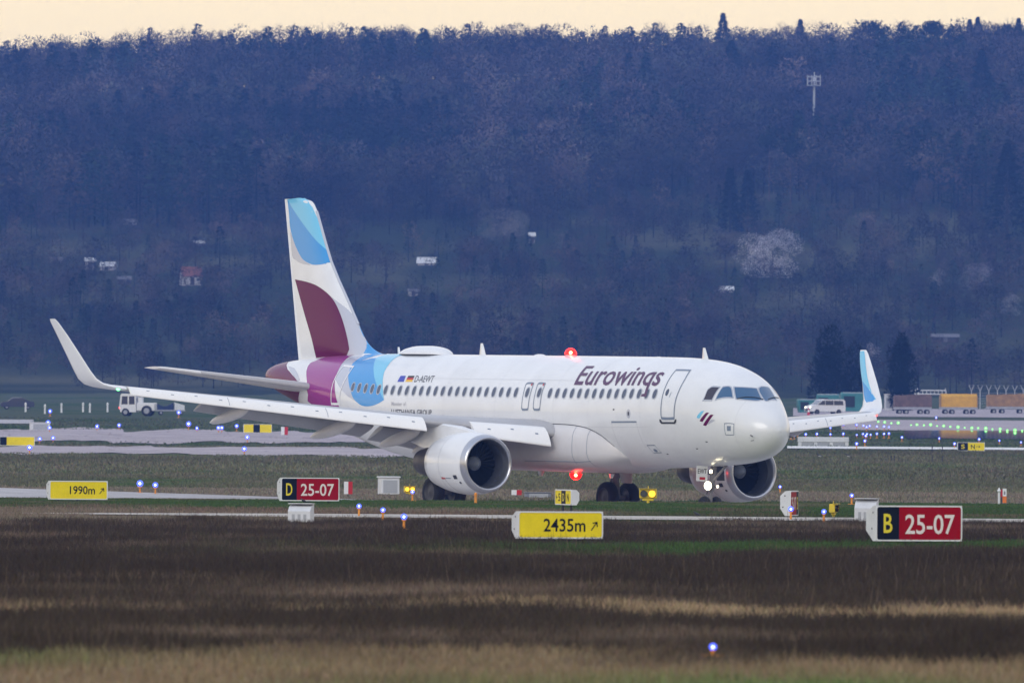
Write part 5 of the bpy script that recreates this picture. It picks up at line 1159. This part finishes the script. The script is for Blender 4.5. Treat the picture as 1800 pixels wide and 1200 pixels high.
def trailer(label, px, row, wpx, hpx, load, mm):
    p = ground_hit(px, row, 1000); p.y += 4; s = FPX/p.y; w, h = wpx/s, hpx/s; d = 2.3; t = thing('trailer', label, 'trailer', p, .04)
    m = MB(); m.box(-w/2, w/2, -d/2, d/2, .62, .95, 0, .03); m.box(-w/2-.25, -w/2-.002, -.2, .2, .62, .75); m.build('deck', M_chass, t)
    m = MB()
    if load == 'tarp':
        P = [(-d/2+.1, .955), (-d/2+.06, h*.86), (-d/2+.3, h), (d/2-.3, h), (d/2-.06, h*.86), (d/2-.1, .955)]
        m.loft([[(x, y*(1-.02*abs(math.sin(i*1.7))), z*(1+.006*math.sin(i*2.1))) for y, z in P] for i, x in enumerate(np.linspace(-w/2+.12, w/2-.12, 11))], 0, True, True, True, False)
        lo_ = m.build('tarpaulin', mm, t)
    else:
        n = 3
        for i in range(n):
            x0 = -w/2+.1+(w-.2)*i/n; m.box(x0+.02, x0+(w-.2)/n-.02, -d/2+.1, d/2-.1, .96, h*(.93+.05*((i*7) % 3)/2), 0, .04)
        for i in range(7): x = -w/2+.12+(w-.24)*i/6; m.box(x-.05, x+.05, -d/2+.03, -d/2+.098, .96, h*.93)
        m.build('crate_load', mm, t)
    m = MB()
    for x in (-w/2+.05, w/2-.05): m.box(x-.05, x+.05, -d/2+.02, d/2-.02, .955, h*.9)
    m.build('end_board', mm if load != 'tarp' else M_tan, t)
    for x in (-w*.36, -w*.18, w*.2, w*.38):
        for y in (-d/2+.2, d/2-.2): m = MB(); road_wheel(m, x, y, .32, .24); m.build('wheel', [M_tyre, M_chass], t)
trailer('trailer loaded with dark brown crates right of the tall white cabinet', 1606, 728, 66, 36, 'crate', M_brown); trailer('trailer under a bright yellow tarpaulin at the right', 1687, 728, 66, 36, 'tarp', M_tarp); trailer('trailer of tan crates cut by the right edge', 1778, 727, 82, 36, 'crate', M_tan)
p = ground_hit(1637, 722, 1100); p.y += 30; s = FPX/p.y; t = thing('gantry', 'long white lattice rail raised behind the loaded trailers', 'gantry', p, 0); w = 82/s; h = 38/s
m = MB(); m.tube((-w/2, 0, h*.97), (w/2, 0, h*.97), .07, .07, 8); m.tube((-w/2, 0, h*.80), (w/2, 0, h*.80), .07, .07, 8)
for i in range(13): x = -w/2+w*i/12; m.tube((x, 0, h*.80), (x+(w/24 if i % 2 else -w/24)*.0, 0, h*.97), .04, .04, 6)
m.build('rail', M_wbox, t)
for x in (-w/2, -w*.1, w/2): m = MB(); m.tube((x, 0, 0), (x, 0, h*.8), .08, .08, 8); m.tube((x, 0, h*.8), (x-.12, 0, h*1.08), .06, .05, 8); m.build('post', M_wbox, t)
# perimeter fence with forked tops
p0 = ground_hit(1722, 722, 1100); p0.y += 26; t = thing('fence', 'steel perimeter fence with forked post tops at the right edge', 'fence', p0, 0); s = FPX/p0.y; h = 46/s
for i in range(9):
    x = i*15.2/s; m = MB(); m.tube((x, 0, 0), (x, 0, h*.78), .06, .06, 8); m.tube((x, 0, h*.78), (x-.38, 0, h), .045, .04, 6); m.tube((x, 0, h*.78), (x+.38, 0, h), .045, .04, 6); m.build('post', M_gal, t)
m = MB()
for z in [h*.1*i for i in range(1, 8)]: m.tube((0, 0, z), (8*15.2/s, 0, z), .018, .018, 4)
for dx in (-.38, -.19, .19, .38):
    m.tube((dx, 0, h*(.78+.22*abs(dx)/.38)), (8*15.2/s+dx, 0, h*(.78+.22*abs(dx)/.38)), .02, .02, 4)
m.build('wire', M_gal, t)
# cone in front of the minibus
p = ground_hit(1420, 730, 1000); p.y -= 3; t = thing('traffic_cone', 'red and white cone in front of the white minibus', 'cone', p)
m = MB(); m.box(-.25, .25, -.25, .25, 0, .05, 1); m.tube((0, 0, .05), (0, 0, .45), .20, .13, 16, 1); m.tube((0, 0, .45), (0, 0, .68), .13, .09, 16, 0); m.tube((0, 0, .68), (0, 0, .95), .09, .04, 16, 1); m.build('cone_body', [M_white, M_red], t)
# tractor unit and cart at the far left
p = ground_hit(238, 731, 900); t = thing('tow_tractor', 'white tall cabbed tow tractor under the near wing tip', 'tractor', p, -.15)
m = MB(); m.loft([[(-1.6, y, .45), (-1.75, y, 1.1), (-1.6, y, 2.45), (-1.45, y, 2.6), (.05, y, 2.6), (.2, y, 2.45), (.25, y, .45)] for y in (-.95, .95)], 0, True, True, True, False); m.build('cab', M_van, t)
for q in ([(-1.5, 1.35), (-1.42, 2.3), (-.75, 2.3), (-.75, 1.35)], [(-.6, 1.35), (-.6, 2.3), (.05, 2.3), (.08, 1.35)]):
    m = MB(); m.add([(x, -.955, z) for x, z in q]+[(x, -.94, z) for x, z in q], [(0, 1, 2, 3), (7, 6, 5, 4), (0, 4, 5, 1), (1, 5, 6, 2), (2, 6, 7, 3), (3, 7, 4, 0)], 0, False); m.build('window', M_glass, t)
m = MB(); m.box(.26, 2.4, -.85, .85, .6, 1.55, 0, .08); m.box(.3, .9, -.4, .4, 1.552, 2.2, 0, .05); m.build('bonnet', M_van, t)
for x, r in ((-1.0, .45), (1.5, .62)):
    for y in (-.85, .85): m = MB(); road_wheel(m, x, y, r, .35); m.build('wheel', [M_tyre, M_chass], t)
m = MB(); m.sphere((-1.72, -.7, .95), .12, 10); m.build('tail_light', M_redl, t)
p = ground_hit(300, 729, 900); t = thing('baggage_cart', 'dark blue and white covered cart right of the tow tractor', 'cart', p, .1)
m = MB(); m.box(-1.7, 1.7, -.75, .75, .45, .6, 0); m.build('deck', M_chass, t)
m = MB(); m.loft([[(x, -.7, .605), (x, -.7, 1.3+.3*math.sin(x*2)), (x, .7, 1.3+.3*math.sin(x*2)), (x, .7, .605)] for x in np.linspace(-1.6, .3, 6)], 0, True, True, True, False); m.build('cover', mat('navy_canvas', (.02, .035, .10), .8, noise=.3), t)
m = MB(); m.loft([[(.4, -.7, .605), (.4, -.7, 1.5), (.4, .7, 1.5), (.4, .7, .605)], [(1.6, -.7, .605), (1.6, -.7, 1.15), (1.6, .7, 1.15), (1.6, .7, .605)]], 0, True, True, True, False); m.build('load', M_wbox, t)
for x in (-1.2, 1.2):
    for y in (-.65, .65): m = MB(); road_wheel(m, x, y, .25, .16); m.build('wheel', [M_tyre, M_chass], t)
p = ground_hit(30, 719, 1000); t = thing('parked_car', 'dark parked car with a bright roof reflection at the left edge', 'car', p, .1)
m = MB(); sd_ = [(-2.1, .3), (-2.2, .7), (-1.9, .9), (-1.2, 1.0), (-.6, 1.45), (.7, 1.48), (1.5, 1.05), (2.1, .95), (2.2, .6), (2.1, .3)]
m.loft([[(x, y, z-(.04 if z > 1.2 else 0)*(abs(y) > .8)) for x, z in sd_] for y in (-.85, -.75, .75, .85)], 0, True, True, True, False); m.build('body', mat('dark_car_paint', (.02, .025, .05), .2, coat=.6), t)
m = MB(); m.add([(-1.0, -.856, 1.02), (-.55, -.856, 1.36), (.65, -.856, 1.38), (1.25, -.856, 1.04)], [(0, 1, 2, 3)][::-1], 0, False); m.build('window', M_glass, t)
m = MB(); m.box(-.55, .65, -.7, .7, 1.482, 1.50); m.build('roof_reflection', M_gal, t)  # pale sheet added in place of the bright streak reflected on the roof
for x in (-1.35, 1.35):
    for y in (-.75, .75): m = MB(); road_wheel(m, x, y, .31, .2); m.build('wheel', [M_tyre, M_chass], t)

# ------------------------------------------------------------------ birds
M_crow = mat('black_plumage', (.010, .010, .012), .5); M_bwhite = mat('white_plumage', (.62, .62, .60), .7)
def bird(label, px, row, k, rz, belly):
    p = ground_hit(px, row); t = thing('bird', label, 'bird', p, rz); t.scale = (k,)*3
    C_ = [(-.235, .115, .004, .012), (-.19, .13, .022, .012), (-.12, .15, .045, .034), (-.05, .17, .062, .058), (.03, .195, .066, .066), (.09, .225, .052, .054), (.125, .255, .036, .038), (.15, .285, .036, .036), (.175, .295, .030, .030), (.195, .292, .012, .012), (.235, .285, .002, .003)]
    m = MB(); rings = []
    for x, z, w, h in C_: rings.append([(x, w*math.cos(2*math.pi*j/14), z+h*math.sin(2*math.pi*j/14)) for j in range(14)])
    vs = [q for r in rings for q in r]; fs = []; 
    m.loft(rings, 0, True, True, True)
    if belly:
        for i, f in enumerate(m.f):
            zc = sum(m.v[v][2] for v in f)/len(f); xc = sum(m.v[v][0] for v in f)/len(f)
            if -.13 < xc < .085 and zc < .165+.12*(xc+.05): m.m[i] = 1
    m.build('body', [M_crow, M_bwhite], t)
    for y in (-.025, .025):
        m = MB(); m.tube((.01, y, .13), (.0, y, .06), .010, .006, 6); m.tube((.0, y, .06), (.012, y, 0), .006, .005, 6); m.tube((.012, y, .004), (.05, y, .002), .005, .003, 5); m.build('leg', M_leg, t)
    if not belly:
        return
    m = MB(); m.tube((.14, 0, .315), (.10, 0, .36), .008, .003, 6); m.build('crest', M_crow, t)
bird('black crow standing in the grass below the nose wheel', 1225, 910, .62, 2.6, False)
bird('black and white lapwing in the far grass, left one of two', 1441, 806, 1.15, 2.8, True); bird('black and white lapwing in the far grass, right one of two', 1491, 806, 1.15, 2.9, True)
p = ground_hit(534, 886); bird('black crow perched low beside the D 25-07 sign', 534, 886, .62, 2.7, False)

# ------------------------------------------------------------------ grass and heath: one tuft field coloured like the sward it grows from
def grass_field():
    V = []; Cc = []
    M = mat('grass_blades', attr='Col', rough=.95); M.node_tree.nodes['Principled BSDF'].inputs['Specular IOR Level'].default_value = 0
    def zone(y0, y1, dens, hh, ww, n_bl, spread):
        n = int((.06*(y1*y1-y0*y0)+14*(y1-y0))*dens); Y = rng.uniform(y0, y1, n*2); m = rng.uniform(0, .06*y1+7, n*2) < .06*Y+7; Y = Y[m][:n]; n = len(Y)
        X = rng.uniform(-1, 1, n)*(.06*Y+7)
        bad = ((Y+X*.05 > 286) & (Y+X*.05 < 299.5) & (X > -12)) | ((Y > 369) & (Y < 407))
        pxx = X/Y*FPX+900
        for q0, q1, ya, yb in PAVED: bad |= (pxx > q0) & (pxx < q1) & (Y > ya-1) & (Y < yb+1)
        X, Y = X[~bad], Y[~bad]; n = len(X); col = ground_colour(X, Y+rng.normal(size=n)*np.minimum(.011*Y, 4)*(Y < 330))
        lum = col.mean(1); green = col[:, 1] > col[:, 0]*1.15; tall = np.where(green, .55, np.where(lum < .07, 1.15, .9))*(.6+.8*fbm(X/3, Y/9, 55))
        tall = np.where((Y > 330) & (Y < 372), np.minimum(tall, .5), tall)
        for b in range(n_bl):
            h = hh*tall*rng.uniform(.45, 1.25, n); w = ww*rng.uniform(.6, 1.4, n)
            bx = X+rng.normal(size=n)*spread; by = Y+rng.normal(size=n)*spread; bz = gz(bx, by)-.02
            a = rng.uniform(-.9, .9, n); ux, uy = np.cos(a), np.sin(a)
            lx = rng.normal(size=n)*.45*h; ly = rng.normal(size=n)*.35*h
            A = np.stack([bx-ux*w/2, by-uy*w/2, bz], 1); B = np.stack([bx+ux*w/2, by+uy*w/2, bz], 1); T = np.stack([bx+lx, by+ly, bz+h], 1)
            V.append(np.stack([A, B, T], 1).reshape(-1, 3)); c = col*rng.uniform(.6, 1.45, (n, 1))*(1+rng.normal(size=(n, 3))*.07); Cc.append(np.repeat(np.clip(c, .003, .9), 3, 0))
    zone(88, 135, 40, .15, .012, 4, .06); zone(135, 210, 30, .15, .014, 4, .07); zone(210, 300, 18, .14, .018, 4, .08); zone(300, 372, 11, .12, .028, 4, .08)
    zone(407, 560, 3.2, .15, .06, 4, .14); zone(560, 800, 1.2, .20, .11, 4, .25); zone(800, 1150, .35, .25, .22, 3, .4)
    V = np.concatenate(V); Cc = np.concatenate(Cc)
    o = np_mesh('grass', V, np.arange(len(V)).reshape(-1, 3), M, Cc); tag(o, 'dry heath and rough grass growing over the airfield', 'grass', kind='stuff')
    # tall dry stalks standing out of the heath
    n = 2600; Y = rng.uniform(100, 290, n); X = rng.uniform(-.06, .06, n)*Y; keep = fbm(X/5, Y/25, 66) > .5; X, Y = X[keep], Y[keep]; n = len(X); z = gz(X, Y); h = rng.uniform(.2, .48, n)
    l = rng.normal(size=n)*.06; w = .006
    A = np.stack([X-w, Y, z-.02], 1); B = np.stack([X+w, Y, z-.02], 1); T = np.stack([X+l, Y, z+h], 1); c = np.where(rng.uniform(size=(n, 1)) < .5, C_HEATH*1.2, C_DRY*.8)*rng.uniform(.7, 1.3, (n, 1))
    o = np_mesh('dry_stalks', np.stack([A, B, T], 1).reshape(-1, 3), np.arange(3*n).reshape(-1, 3), M, np.repeat(c, 3, 0)); tag(o, 'thin dry weed stalks standing in the heath', 'weeds', kind='stuff')
grass_field()
